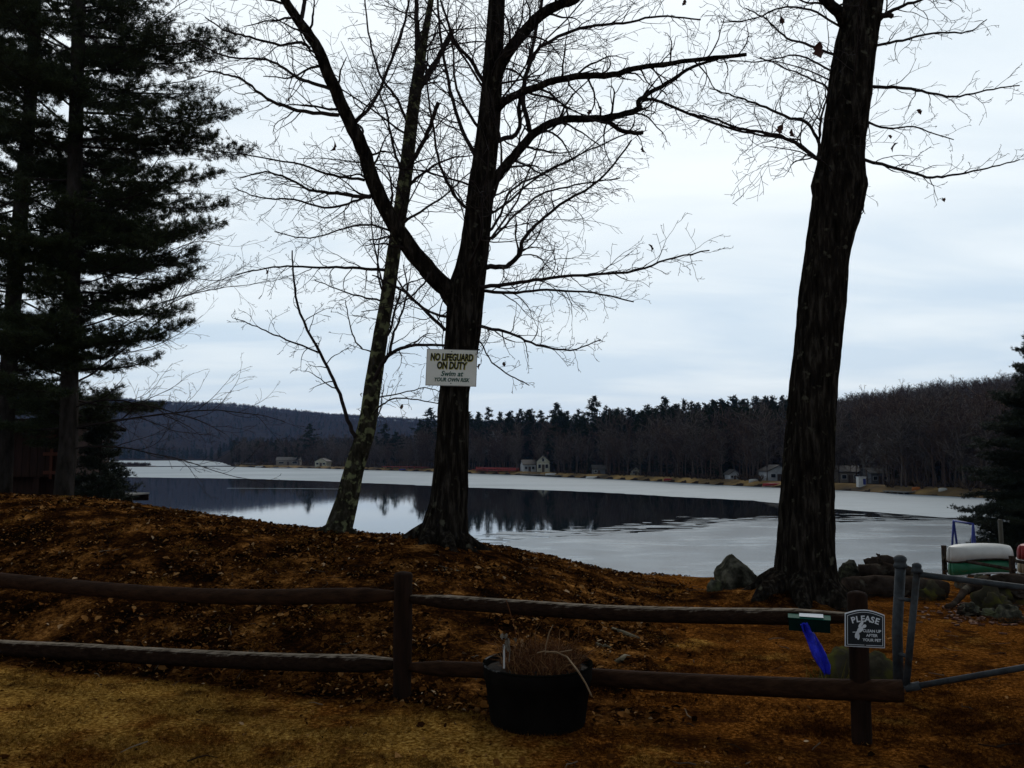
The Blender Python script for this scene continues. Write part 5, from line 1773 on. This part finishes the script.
def lifeguard_sign():
    Y = YA - 0.27
    c = P(451.3, 367.7, Y)
    s = Y / F
    W, H = 51 * s, 37 * s
    root = thing('lifeguard_sign', c, 'white rectangular board reading NO LIFEGUARD ON DUTY nailed to the oak', 'sign')
    Mx = frame_mat(c, 0.05, 0.022, 0.0)
    b = MB(); b.prism([(-W / 2, -H / 2), (W / 2, -H / 2), (W / 2 + .004, H / 2), (-W / 2 + .006, H / 2)], 0.012, Mx); b.build('board', M['sign_edge'], root)
    f = MB(); e = 0.007; f.prism([(-W / 2 + e, -H / 2 + e), (W / 2 - e, -H / 2 + e), (W / 2 - e + .004, H / 2 - e), (-W / 2 + e + .006, H / 2 - e)], 0.003, Mx, -0.004); f.build('face', M['sign_white'], root)
    lines = [('NO LIFEGUARD', 0.275 * H, 0.112, 0.0045, 'ink', 0.62), ('ON DUTY', 0.05 * H, 0.112, 0.0045, 'ink', 0.66), ('Swim at', -0.17 * H, 0.082, 0.0018, 'green_ink', 0.95), ('YOUR OWN RISK', -0.335 * H, 0.062, 0.0015, 'green_ink', 0.82)]
    y = MB()
    for txt, z, sz, bo, mt, sx in lines[:2]:
        text_into(y, txt, sz, (0.006, z - 0.004, -0.0055), Mx, 0, bo + 0.003, 0.001, 0.12, sx)
    y.build('lettering_shadow', M['yellow'], root)
    k = MB()
    for txt, z, sz, bo, mt, sx in lines[:2]:
        text_into(k, txt, sz, (0.0, z, -0.0085), Mx, 0, bo, 0.001, 0.12, sx)
    k.build('lettering', M['ink'], root)
    g = MB()
    for txt, z, sz, bo, mt, sx in lines[2:]:
        text_into(g, txt, sz, (0.006, z, -0.0065), Mx, 0, bo, 0.001, 0.25, sx)
    g.build('lettering', M['green_ink'], root)
    for zz in (-H / 2 + 0.03, H / 2 - 0.025):
        n = MB(); n.tube([Mx @ Vector((0.0, -0.009, zz)), Mx @ Vector((0.0, 0.12, zz))], [0.006, 0.004], 8); n.build('nail', M['ink'], root)
lifeguard_sign()
def pet_sign():
    Y = pB.y - 0.125
    c = P(864.8, 628.5, Y)
    s = Y / F
    W, H = 37.5 * s, 36 * s
    root = thing('pet_sign', c, 'navy arched plaque reading PLEASE on the right fence post', 'sign')
    Mx = frame_mat(c, -0.10, 0.028, 0.0)
    def arch(w, h, rise, n=10):
        pts = [(-w / 2, -h / 2), (w / 2, -h / 2)]
        for i in range(n + 1):
            x = w / 2 - w * i / n
            pts.append((x, h / 2 - rise + rise * math.cos((x / (w / 2)) * math.pi / 2)))
        return pts
    b = MB(); b.prism(arch(W, H, 0.024), 0.006, Mx); b.build('border', M['sign_print'], root)
    f = MB(); f.prism(arch(W - 0.009, H - 0.009, 0.0235), 0.003, Mx, -0.003); f.build('face', M['navy'], root)
    l1 = MB()                            # thin inner line
    o, i = arch(W - 0.022, H - 0.022, 0.022), arch(W - 0.027, H - 0.027, 0.0215)
    bb = len(l1.v); n = len(o)
    for pts in (o, i):
        for x, z in pts: l1.v.append(tuple(Mx @ Vector((x, -0.0045, z))))
    for k in range(n):
        j = (k + 1) % n
        l1.f.append((bb + k, bb + j, bb + n + j, bb + n + k))
    l1.build('inner_line', M['sign_print'], root)
    t = MB()
    word = 'PLEASE'
    xs = [-0.062, -0.037, -0.012, 0.014, 0.040, 0.064]
    for ch, x in zip(word, xs):
        u = x / 0.08
        text_into(t, ch, 0.046, (x, 0.052 - 0.016 * u * u, -0.005), Mx, -0.36 * u, 0.0012, 0.0007)
    for txt, z in (('CLEAN UP', -0.012), ('AFTER', -0.036), ('YOUR PET', -0.061)):
        text_into(t, txt, 0.021, (0.036, z, -0.005), Mx, 0, 0.0004, 0.0006)
    t.build('lettering', M['sign_print'], root)
    fg = MB()                            # white figure stooping beside a dog
    def blob(pts): fg.prism(pts, 0.0015, Mx, -0.0055)
    def ell(cx, cz, a, b_, r, n=14):
        return [(cx + a * math.cos(q) * math.cos(r) - b_ * math.sin(q) * math.sin(r), cz + a * math.cos(q) * math.sin(r) + b_ * math.sin(q) * math.cos(r)) for q in [2 * math.pi * k / n for k in range(n)]]
    blob(ell(-0.022, 0.022, 0.021, 0.008, 0.95))
    blob(ell(-0.026, -0.006, 0.021, 0.0125, 0.85))
    blob(ell(-0.004, 0.013, 0.012, 0.009, 0.6))
    blob(ell(-0.043, -0.033, 0.022, 0.010, 1.25))
    blob(ell(-0.036, -0.045, 0.017, 0.007, 1.5))
    blob([(-0.066, -0.024), (-0.05, -0.022), (-0.05, -0.019), (-0.066, -0.020)])
    fg.build('figure', M['sign_print'], root)
    for zz in (H / 2 - 0.028, -H / 2 + 0.012):
        n = MB(); n.tube([Mx @ Vector((0, -0.007, zz)), Mx @ Vector((0, 0.05, zz))], [0.004, 0.003], 8); n.build('screw', M['galv'], root)
pet_sign()

# ------------------------------------------------------------------ bag dispenser on the rail
def dispenser():
    px = 809
    Y = fY(px)
    c = P(px, 617.6, Y)
    s = Y / F
    r = 8.2 * s
    d = (pB - pA).normalized()
    rz = math.atan2(d.y, d.x)
    root = thing('bag_dispenser', c, 'green box strapped over the top rail with a white label', 'dispenser')
    W = 38 * s
    Mx = frame_mat(c, rz, 0.012)
    b = MB()
    # saddle profile in the yz plane, swept along the rail
    prof = [(-r * 0.9, r * 0.3), (-r - 0.004, -r * 1.3), (-r - 0.030, -r * 1.35), (-r - 0.034, r * 0.08), (-r * 0.6, r * 0.40), (-r * 0.2, r * 0.42), (-r * 0.2, r * 0.3)]
    n = len(prof)
    for x in (-W / 2, W / 2):
        for y, z in prof: b.v.append(tuple(Mx @ Vector((x, y, z))))
    for i in range(n):
        j = (i + 1) % n
        b.f.append((i, j, n + j, n + i))
    b.f.append(tuple(reversed(range(n)))); b.f.append(tuple(range(n, 2 * n)))
    b.build('case', M['green_box'], root)
    lid = MB()
    lp = [(-r - 0.040, r * 0.10), (-r * 0.55, r * 0.46), (-r * 0.2, r * 0.5), (-r * 0.2, r * 0.6), (-r * 0.57, r * 0.56), (-r - 0.044, r * 0.20)]
    nl = len(lp)
    for x in (-W / 2 - 0.003, W / 2 + 0.003):
        for y, z in lp: lid.v.append(tuple(Mx @ Vector((x, y, z))))
    for i in range(nl):
        j = (i + 1) % nl
        lid.f.append((i, j, nl + j, nl + i))
    lid.f.append(tuple(reversed(range(nl)))); lid.f.append(tuple(range(nl, 2 * nl)))
    lo = lid.build('lid', M['green_lid'], root)
    l = MB()
    x0, x1 = -W * 0.24, W * 0.34
    y0, z0, y1, z1 = -r - 0.036, r * 0.20 + 0.009, -r * 0.60, r * 0.545 + 0.004
    l.v += [tuple(Mx @ Vector(q)) for q in ((x0, y0, z0), (x1, y0, z0), (x1, y1, z1), (x0, y1, z1), (x1, -r * 0.25, r * 0.6 + 0.004), (x0, -r * 0.25, r * 0.6 + 0.004))]
    l.f += [(0, 1, 2, 3), (3, 2, 4, 5)]
    l.build('label', M['sign_print'], lo)
    # roll of blue bags pulled out, hanging in a twisted strip
    bag = MB()
    path = [(803, 623), (806, 629), (811, 637), (816, 647), (820, 656), (824.5, 666), (827, 674)]
    wd = [6, 8.5, 10, 11, 11, 9.5, 6]
    pts3 = [P(a, q, Y - 0.085 + 0.012 * math.sin(i * 1.1)) for i, (a, q) in enumerate(path)]
    m = 9
    R = random.Random(6)
    rows = []
    SUB = 5
    for i in range((len(path) - 1) * SUB + 1):
        u = i / SUB; k = min(len(path) - 2, int(u)); f = u - k
        p = pts3[k].lerp(pts3[k + 1], f); w = (wd[k] + (wd[k + 1] - wd[k]) * f) * s / 2
        row = []
        for j in range(m):
            v = -1 + 2 * j / (m - 1)
            row.append((p.x + v * w, p.y + 0.014 * math.cos(v * 4.2 + i * 0.25) + 0.006 * mnoise.noise(Vector((v * 3, i * 0.4, 0))), p.z + 0.25 * v * w + 0.004 * mnoise.noise(Vector((v * 4, i * 0.5, 7)))))
        rows.append(row)
    for r_ in rows: bag.v += r_
    for i in range(len(rows) - 1):
        for j in range(m - 1):
            bag.f.append((i * m + j, i * m + j + 1, (i + 1) * m + j + 1, (i + 1) * m + j))
    o = bag.build('waste_bag', M['blue_bag'], None, True)
    so = o.modifiers.new('thickness', 'SOLIDIFY'); so.thickness = 0.004
    tag(o, 'crumpled bright blue bag hanging from the green dispenser', 'bag')
dispenser()

# ------------------------------------------------------------------ planter
def planter():
    b = G(539, 733)
    b.y += 0.22
    s = b.y / F
    rt, rb = 53.5 * s, 46 * s
    zt = P(539, 663, b.y - rt * 0.2).z
    H = zt - 4.0
    b.z = 3.99
    root = thing('planter', b, 'round black plastic tub holding dried brown plants by the fence', 'planter')
    m = MB()
    m.lathe([(0.0, 0.0), (rb * 0.97, 0.0), (rb, 0.015), (rb + (rt - rb) * 0.72, H * 0.74), (rt * 0.985, H * 0.75), (rt * 0.99, H * 0.96), (rt * 0.99, H * 0.985)], b, 56)
    m.build('tub', M['pot'], root, True)
    r = MB(); r.lathe([(rt * 0.992, H * 0.97), (rt * 1.006, H * 0.98), (rt * 1.007, H * 1.0), (rt * 0.985, H * 1.008), (rt * 0.965, H * 0.998)], b, 56)
    wl = MB(); wl.lathe([(rt * 0.965, H * 0.998), (rt * 0.955, H * 0.9), (rt * 0.95, H * 0.8)], b, 56); wl.build('inner_wall', M['pot'], root, True)
    r.build('rim', M['pot_rim'], root, True)
    so = MB(); n = 30
    so.v.append((b.x, b.y, b.z + H * 0.93))
    for ring in range(1, 6):
        for k in range(n):
            a = 2 * math.pi * k / n; q = rt * 0.95 * ring / 5
            so.v.append((b.x + q * math.cos(a), b.y + q * math.sin(a), b.z + H * 0.9 + 0.02 * mnoise.noise(Vector((q * 20 * math.cos(a), q * 20 * math.sin(a), 0)))))
    for k in range(n): so.f.append((0, 1 + k, 1 + (k + 1) % n))
    for ring in range(4):
        for k in range(n):
            a, a2 = 1 + ring * n + k, 1 + ring * n + (k + 1) % n
            so.f.append((a, a + n, a2 + n, a2))
    so.build('soil', M['soil'], root, True)
    R = random.Random(12)
    pl = thing('dried_plant', (b.x, b.y, b.z + H * 0.9), 'wispy reddish brown dead plant growing from the black tub', 'plant')
    g = MB()
    for k in range(1050):
        a = R.uniform(0, 6.28); q = rt * 0.72 * math.sqrt(R.random())
        p = Vector((b.x + 0.03 + q * math.cos(a), b.y + q * math.sin(a), b.z + H * 0.9))
        d = Vector((R.gauss(0, .6), R.gauss(0, .6), 1)).normalized()
        ln = R.uniform(0.06, 0.24) * (1.15 - 0.6 * q / rt)
        e1 = p + d * ln * 0.55
        e2 = e1 + (d + Vector((R.gauss(0, .5), R.gauss(0, .5), R.uniform(-.9, .3)))).normalized() * ln * 0.5
        g.twig([p, e1, e2], [0.0016, 0.0013, 0.0008], 3)
    for k in range(30):
        a = R.uniform(0, 6.28); q = rt * 0.7 * math.sqrt(R.random())
        p = Vector((b.x + q * math.cos(a), b.y + q * math.sin(a), b.z + H * 0.9))
        grow(g, None, p, Vector((R.gauss(0, .35), R.gauss(0, .3), 1)).normalized(), R.uniform(0.12, 0.26), 0.003, 1, R, -0.02, 0.25, (25, 60), 0.0009)
    g.build('foliage', M['straw'], pl)
    for pts, w in (([(545, 652), (556, 652), (567, 657), (578, 671), (586, 684), (592, 697)], 1.6), ([(545, 655), (546, 645), (549, 633), (553, 625)], 1.0), ([(537, 653), (545, 651), (556, 653), (572, 650)], 1.1), ([(517, 640), (514, 625), (508, 605), (506, 600)], 0.8), ([(495, 645), (488, 643), (481, 639)], 0.9)):
        p3 = [P(x, y, b.y - 0.15 - (0.18 if y > 662 else 0.05)) for x, y in pts]
        sm_, sr = [], []
        for i in range(len(p3) - 1):
            for k in range(4): sm_.append(p3[i].lerp(p3[i + 1], k / 4)); sr.append(w / 2 * s)
        sm_.append(p3[-1]); sr.append(w / 3 * s)
        st = MB(); st.tube(sm_, sr, 6)
        st.build('stem', M['pale_stem'] if pts[0][0] >= 537 else M['straw'], pl, True)
    tg = thing('plant_tag', P(504, 664, b.y - rt * 0.65), 'white plastic plant tag stuck in the tub', 'plant tag')
    t = MB(); t.box(P(504, 656.5, b.y - rt * 0.65), (1.7 * s, 0.003, 22 * s)); t.build('stake', M['white_plastic'], tg)
    fl = MB()
    q = P(508, 638, b.y - rt * 0.6)
    for k in range(10):
        a = R.uniform(0, 6.28); pp = q + Vector((R.gauss(0, 2 * s), R.gauss(0, 2 * s), R.gauss(0, 4 * s)))
        leaf_mesh(fl, pp, R, 5.5 * s)
    fl.tube([P(509, 662, b.y - rt * 0.6), P(510, 650, b.y - rt * 0.6), q], [0.003, 0.0025, 0.002], 6)
    fl.build('seed_head', noisy('pale_seed_head', [(0.3, (0.09, 0.075, 0.055)), (0.7, (0.20, 0.18, 0.15))], 40, 0.9, bump=0), pl)
planter()

# ------------------------------------------------------------------ metal gate
def gate():
    Yg = 5.95
    base = G(897, 680); base.y = Yg; base.x = P(898, 670, Yg).x; base.z = 4.0
    s = Yg / F
    top = P(900.5, 566, Yg)
    gp_ = thing('gate_post', base, 'thick galvanised gate post with a knobbed cap', 'gate post')
    m = MB(); m.tube([Vector((base.x, Yg, 3.8)), Vector((base.x + 0.004, Yg, 4.4)), Vector((top.x, Yg, top.z))], [4.9 * s] * 3, 20); m.build('pipe', M['galv'], gp_, True)
    c = MB(); c.lathe([(4.9 * s, 0), (6.4 * s, 0.0), (6.6 * s, 0.016), (5.6 * s, 0.03), (5.2 * s, 0.034), (5.6 * s, 0.045), (6.2 * s, 0.058), (5.6 * s, 0.072), (3.2 * s, 0.084), (0.0, 0.088)], top - Vector((0, 0, 0.012)), 20); c.build('cap', M['galv'], gp_, True)
    g = thing('metal_gate', P(906, 690, Yg - 0.2), 'open galvanised tube gate with a slanting brace beside the fence end', 'gate')
    Yh = Yg - 0.12
    u0, u1 = P(906, 688, Yh), P(917, 572, Yh)
    m = MB(); m.tube([u0, u1], [3.2 * s] * 2, 16); m.build('upright', M['galv'], g, True)
    c = MB(); c.lathe([(3.7 * s, 0), (5.2 * s, 0.002), (5.2 * s, 0.022), (4 * s, 0.028), (4.4 * s, 0.04), (4.2 * s, 0.055), (2.0 * s, 0.066), (0, 0.068)], u1 - Vector((0, 0, 0.005)), 16); c.build('cap', M['galv'], g, True)
    e0 = P(917, 574, Yh)
    e1 = P(1024, 587.5, Yh - 0.35)
    end = e0 + (e1 - e0) * 2.35
    m = MB(); m.tube([e0, e0.lerp(end, .5), end], [2.8 * s] * 3, 14); m.build('top_rail', M['galv'], g, True)
    b1 = P(1024, 667.5, Yh - 0.35)
    d = b1 - u0
    endb = u0 + d * 2.6
    m = MB(); m.tube([u0, endb.lerp(u0, .5), endb], [2.8 * s] * 3, 14); m.build('brace', M['galv'], g, True)
    m = MB(); m.tube([u0 - (u0 - b1).normalized() * -0.005, u0 + (b1 - u0).normalized() * 0.09], [3.9 * s] * 2, 14); m.build('clamp', M['galv'], g, True)
    for z in (4.25, 4.62):
        t = (z - u0.z) / (u1.z - u0.z)
        q = u0.lerp(u1, t)
        h = MB(); h.tube([Vector((base.x, Yg, z)), q], [0.014, 0.014], 8); h.build('hinge', M['galv'], g, True)
gate()

# ------------------------------------------------------------------ leaf litter and dead grass
def leaves_np(P0, size):
    n = len(P0)
    a = nrng.uniform(0, 2 * math.pi, n); tilt = nrng.normal(0, 0.45, (n, 2))
    ax = np.stack([np.cos(a), np.sin(a), tilt[:, 0]], 1); ax /= np.linalg.norm(ax, axis=1, keepdims=True)
    sd = np.stack([-np.sin(a), np.cos(a), tilt[:, 1]], 1); sd /= np.linalg.norm(sd, axis=1, keepdims=True)
    nn = np.cross(ax, sd)
    L = size[:, None]; W = L * nrng.uniform(0.22, 0.4, (n, 1)); C = L * nrng.uniform(0.05, 0.35, (n, 1))
    V = np.stack([P0 - ax * L * .5, P0 - ax * L * .12 + sd * W + nn * C, P0 + ax * L * .24 + sd * W * .8 + nn * C * .8, P0 + ax * L * .5 + nn * C * .5, P0 + ax * L * .24 - sd * W * .8 + nn * C * .8, P0 - ax * L * .12 - sd * W + nn * C], 1)
    b = np.arange(n, dtype=np.int32)[:, None] * 6
    Fc = np.concatenate([b + np.array([[0, 1, 2, 3]]), b + np.array([[0, 3, 4, 5]])], 0)
    return V.reshape(-1, 3), Fc
def build_litter():
    R = random.Random(31)
    pts, sz = [], []
    while len(pts) < 34000:
        t = R.uniform(-160, 690); Y = R.uniform(5.2, 13)
        X = (t - 512) / F * Y
        w = litter_w(X, Y)
        clump = mnoise.noise(Vector((X * 1.7, Y * 1.7, 4))) + 0.6 * mnoise.noise(Vector((X * 5, Y * 5, 9)))
        if R.random() > w * (0.38 + 0.9 * clump): continue
        pts.append((X, Y, ground_z(X, Y) + 0.004 + 0.012 * R.random())); sz.append(R.uniform(0.014, 0.036) if R.random() < 0.82 else R.uniform(0.04, 0.08))
    for k in range(1500):                # stray leaves on the lawn and the path
        t = R.uniform(-20, 1060); Y = 4.1 + 7 * R.random() ** 1.5
        X = (t - 512) / F * Y
        pts.append((X, Y, ground_z(X, Y) + 0.006)); sz.append(R.uniform(0.012, 0.04) if R.random() < 0.93 else 0.065)
    V, Fc = leaves_np(np.array(pts), np.array(sz))
    m = noisy('fallen_leaves', [(0.0, (0.012, 0.005, 0.002)), (0.45, (0.050, 0.019, 0.005)), (0.82, (0.16, 0.066, 0.017)), (0.97, (0.27, 0.14, 0.05)), (1.0, (0.38, 0.28, 0.18))], 5, 0.8, bump=0, spec=0.0, island=True)
    tag(link_mesh('leaf_litter', np_mesh('leaf_litter', V, Fc), m), 'brown fallen leaves strewn over the mound and lawn', 'leaves', kind='stuff')
    # dead grass
    pos, dirs = [], []
    n = 0
    while len(pos) < 66000:
        u = R.random()
        Y = 4.15 + 8.3 * u ** 1.5
        t = R.uniform(-30, 1060)
        X = (t - 512) / F * Y
        w = litter_w(X, Y)
        if w > 0.5:                      # matted straw clumps among the leaves
            if mnoise.noise(Vector((X * 2.3, Y * 3.0, 12))) + 0.6 * mnoise.noise(Vector((X * 6, Y * 8, 3))) < R.uniform(0.12, 0.6): continue
        elif mnoise.noise(Vector((X * 1.3, Y * 2.2, 2))) + 0.5 * mnoise.noise(Vector((X * 4, Y * 6, 6))) < R.uniform(-0.25, 0.35): continue
        pos.append((X, Y, ground_z(X, Y) - 0.002)); a = R.uniform(0, 6.28)
        dirs.append((math.cos(a) * 0.9, math.sin(a) * 0.9, 0.55))
    V, Fc = needle_cloud(pos, dirs, 3, 0.034, 0.0016, 0.4, 0.0)
    V[:, 2] = np.maximum(V[:, 2], 3.97)
    me = np_mesh('dead_grass', V, Fc)
    for nm, vals in (('rust', [rust_w(p[0], p[1]) for p in pos]), ('litter', [0.0] * len(pos))):
        at = me.attributes.new(nm, 'FLOAT', 'POINT')
        at.data.foreach_set('value', np.repeat(np.array(vals, dtype=np.float32), 9))
    tag(link_mesh('dead_grass', me, bpy.data.materials['dead_grass_ground']), 'short matted tan dead grass on the lawn', 'grass', kind='stuff')
    # a pale tuft or two of bleached grass on the bank behind the planter
    for px, py in ((617, 633), (622, 663), (604, 650)):
        pass
build_litter()
def fallen_twigs():
    R = random.Random(91)
    mb = MB()
    for k in range(300):
        t = R.uniform(-60, 1050); Y = R.uniform(6.0, 12) if R.random() < 0.88 else R.uniform(4.3, 5.6)
        X = (t - 512) / F * Y
        a = R.uniform(0, 6.28); ln = R.uniform(0.04, 0.2)
        pts = []
        for j in range(4):
            x = X + math.cos(a) * ln * j / 3; y = Y + math.sin(a) * ln * j / 3; a += R.uniform(-0.35, 0.35)
            pts.append(Vector((x, y, ground_z(x, y) + 0.008 + 0.012 * R.random())))
        w = R.uniform(0.0015, 0.005)
        mb.twig(pts, [w, w, w * .8, w * .5], 4)
    tag(mb.build('fallen_twigs', noisy('dead_twigs', [(0.0, (0.02, 0.012, 0.008)), (0.6, (0.06, 0.04, 0.028)), (1.0, (0.16, 0.125, 0.09))], bump=0, spec=0.0, island=True)), 'thin dead twigs scattered over the mound and lawn', 'twigs', kind='stuff')
fallen_twigs()
def fallen_sticks():
    R = random.Random(55)
    for (x0, y0, x1, y1, r, lab) in [(432, 571, 462, 572, .012, 'pale stick lying in the leaves right of the left fence post'), (612, 630, 640, 640, .022, 'bleached bark strip lying behind the top rail'), (596, 645, 612, 650, .02, 'short bleached bark strip nearest the planter'), (614, 664, 630, 658, .02, 'bleached wood scrap just above the lower rail')]:
        def on(px, py):
            Y = 6.0
            for k in range(80):          # march along the line of sight to the ground
                p = P(px, py, Y)
                if p.z <= ground_z(p.x, p.y): break
                Y += 0.08
            return p + Vector((0, 0, r * 0.6))
        a, b = on(x0, y0), on(x1, y1)
        m = MB()
        m.tube([a, a.lerp(b, .35) + rv(R) * r, a.lerp(b, .7) + rv(R) * r, b], [r * .6, r, r * .9, r * .4], 8, True, 0.12, R.random())
        tag(m.build('stick', noisy('bleached_wood', [(0.3, (0.06, 0.05, 0.03)), (0.7, (0.17, 0.145, 0.09))], 20, 0.9), None, True), lab, 'stick')
fallen_sticks()

# ------------------------------------------------------------------ thin winter haze
def haze():
    mb = MB()
    mb.box((0, 1500, 98), (9000, 6000, 206))
    m = bpy.data.materials.new('thin_haze')
    m.use_nodes = True
    nt = m.node_tree
    nt.nodes.clear()
    out = nt.nodes.new('ShaderNodeOutputMaterial')
    v = nt.nodes.new('ShaderNodeVolumePrincipled')
    v.inputs['Color'].default_value = (0.32, 0.52, 1.0, 1)
    v.inputs['Density'].default_value = 0.000075
    v.inputs['Anisotropy'].default_value = 0.2
    nt.links.new(v.outputs[0], out.inputs['Volume'])
    o = mb.build('haze', m)
    tag(o, 'thin bluish winter haze over the lake', 'haze', kind='stuff')
haze()
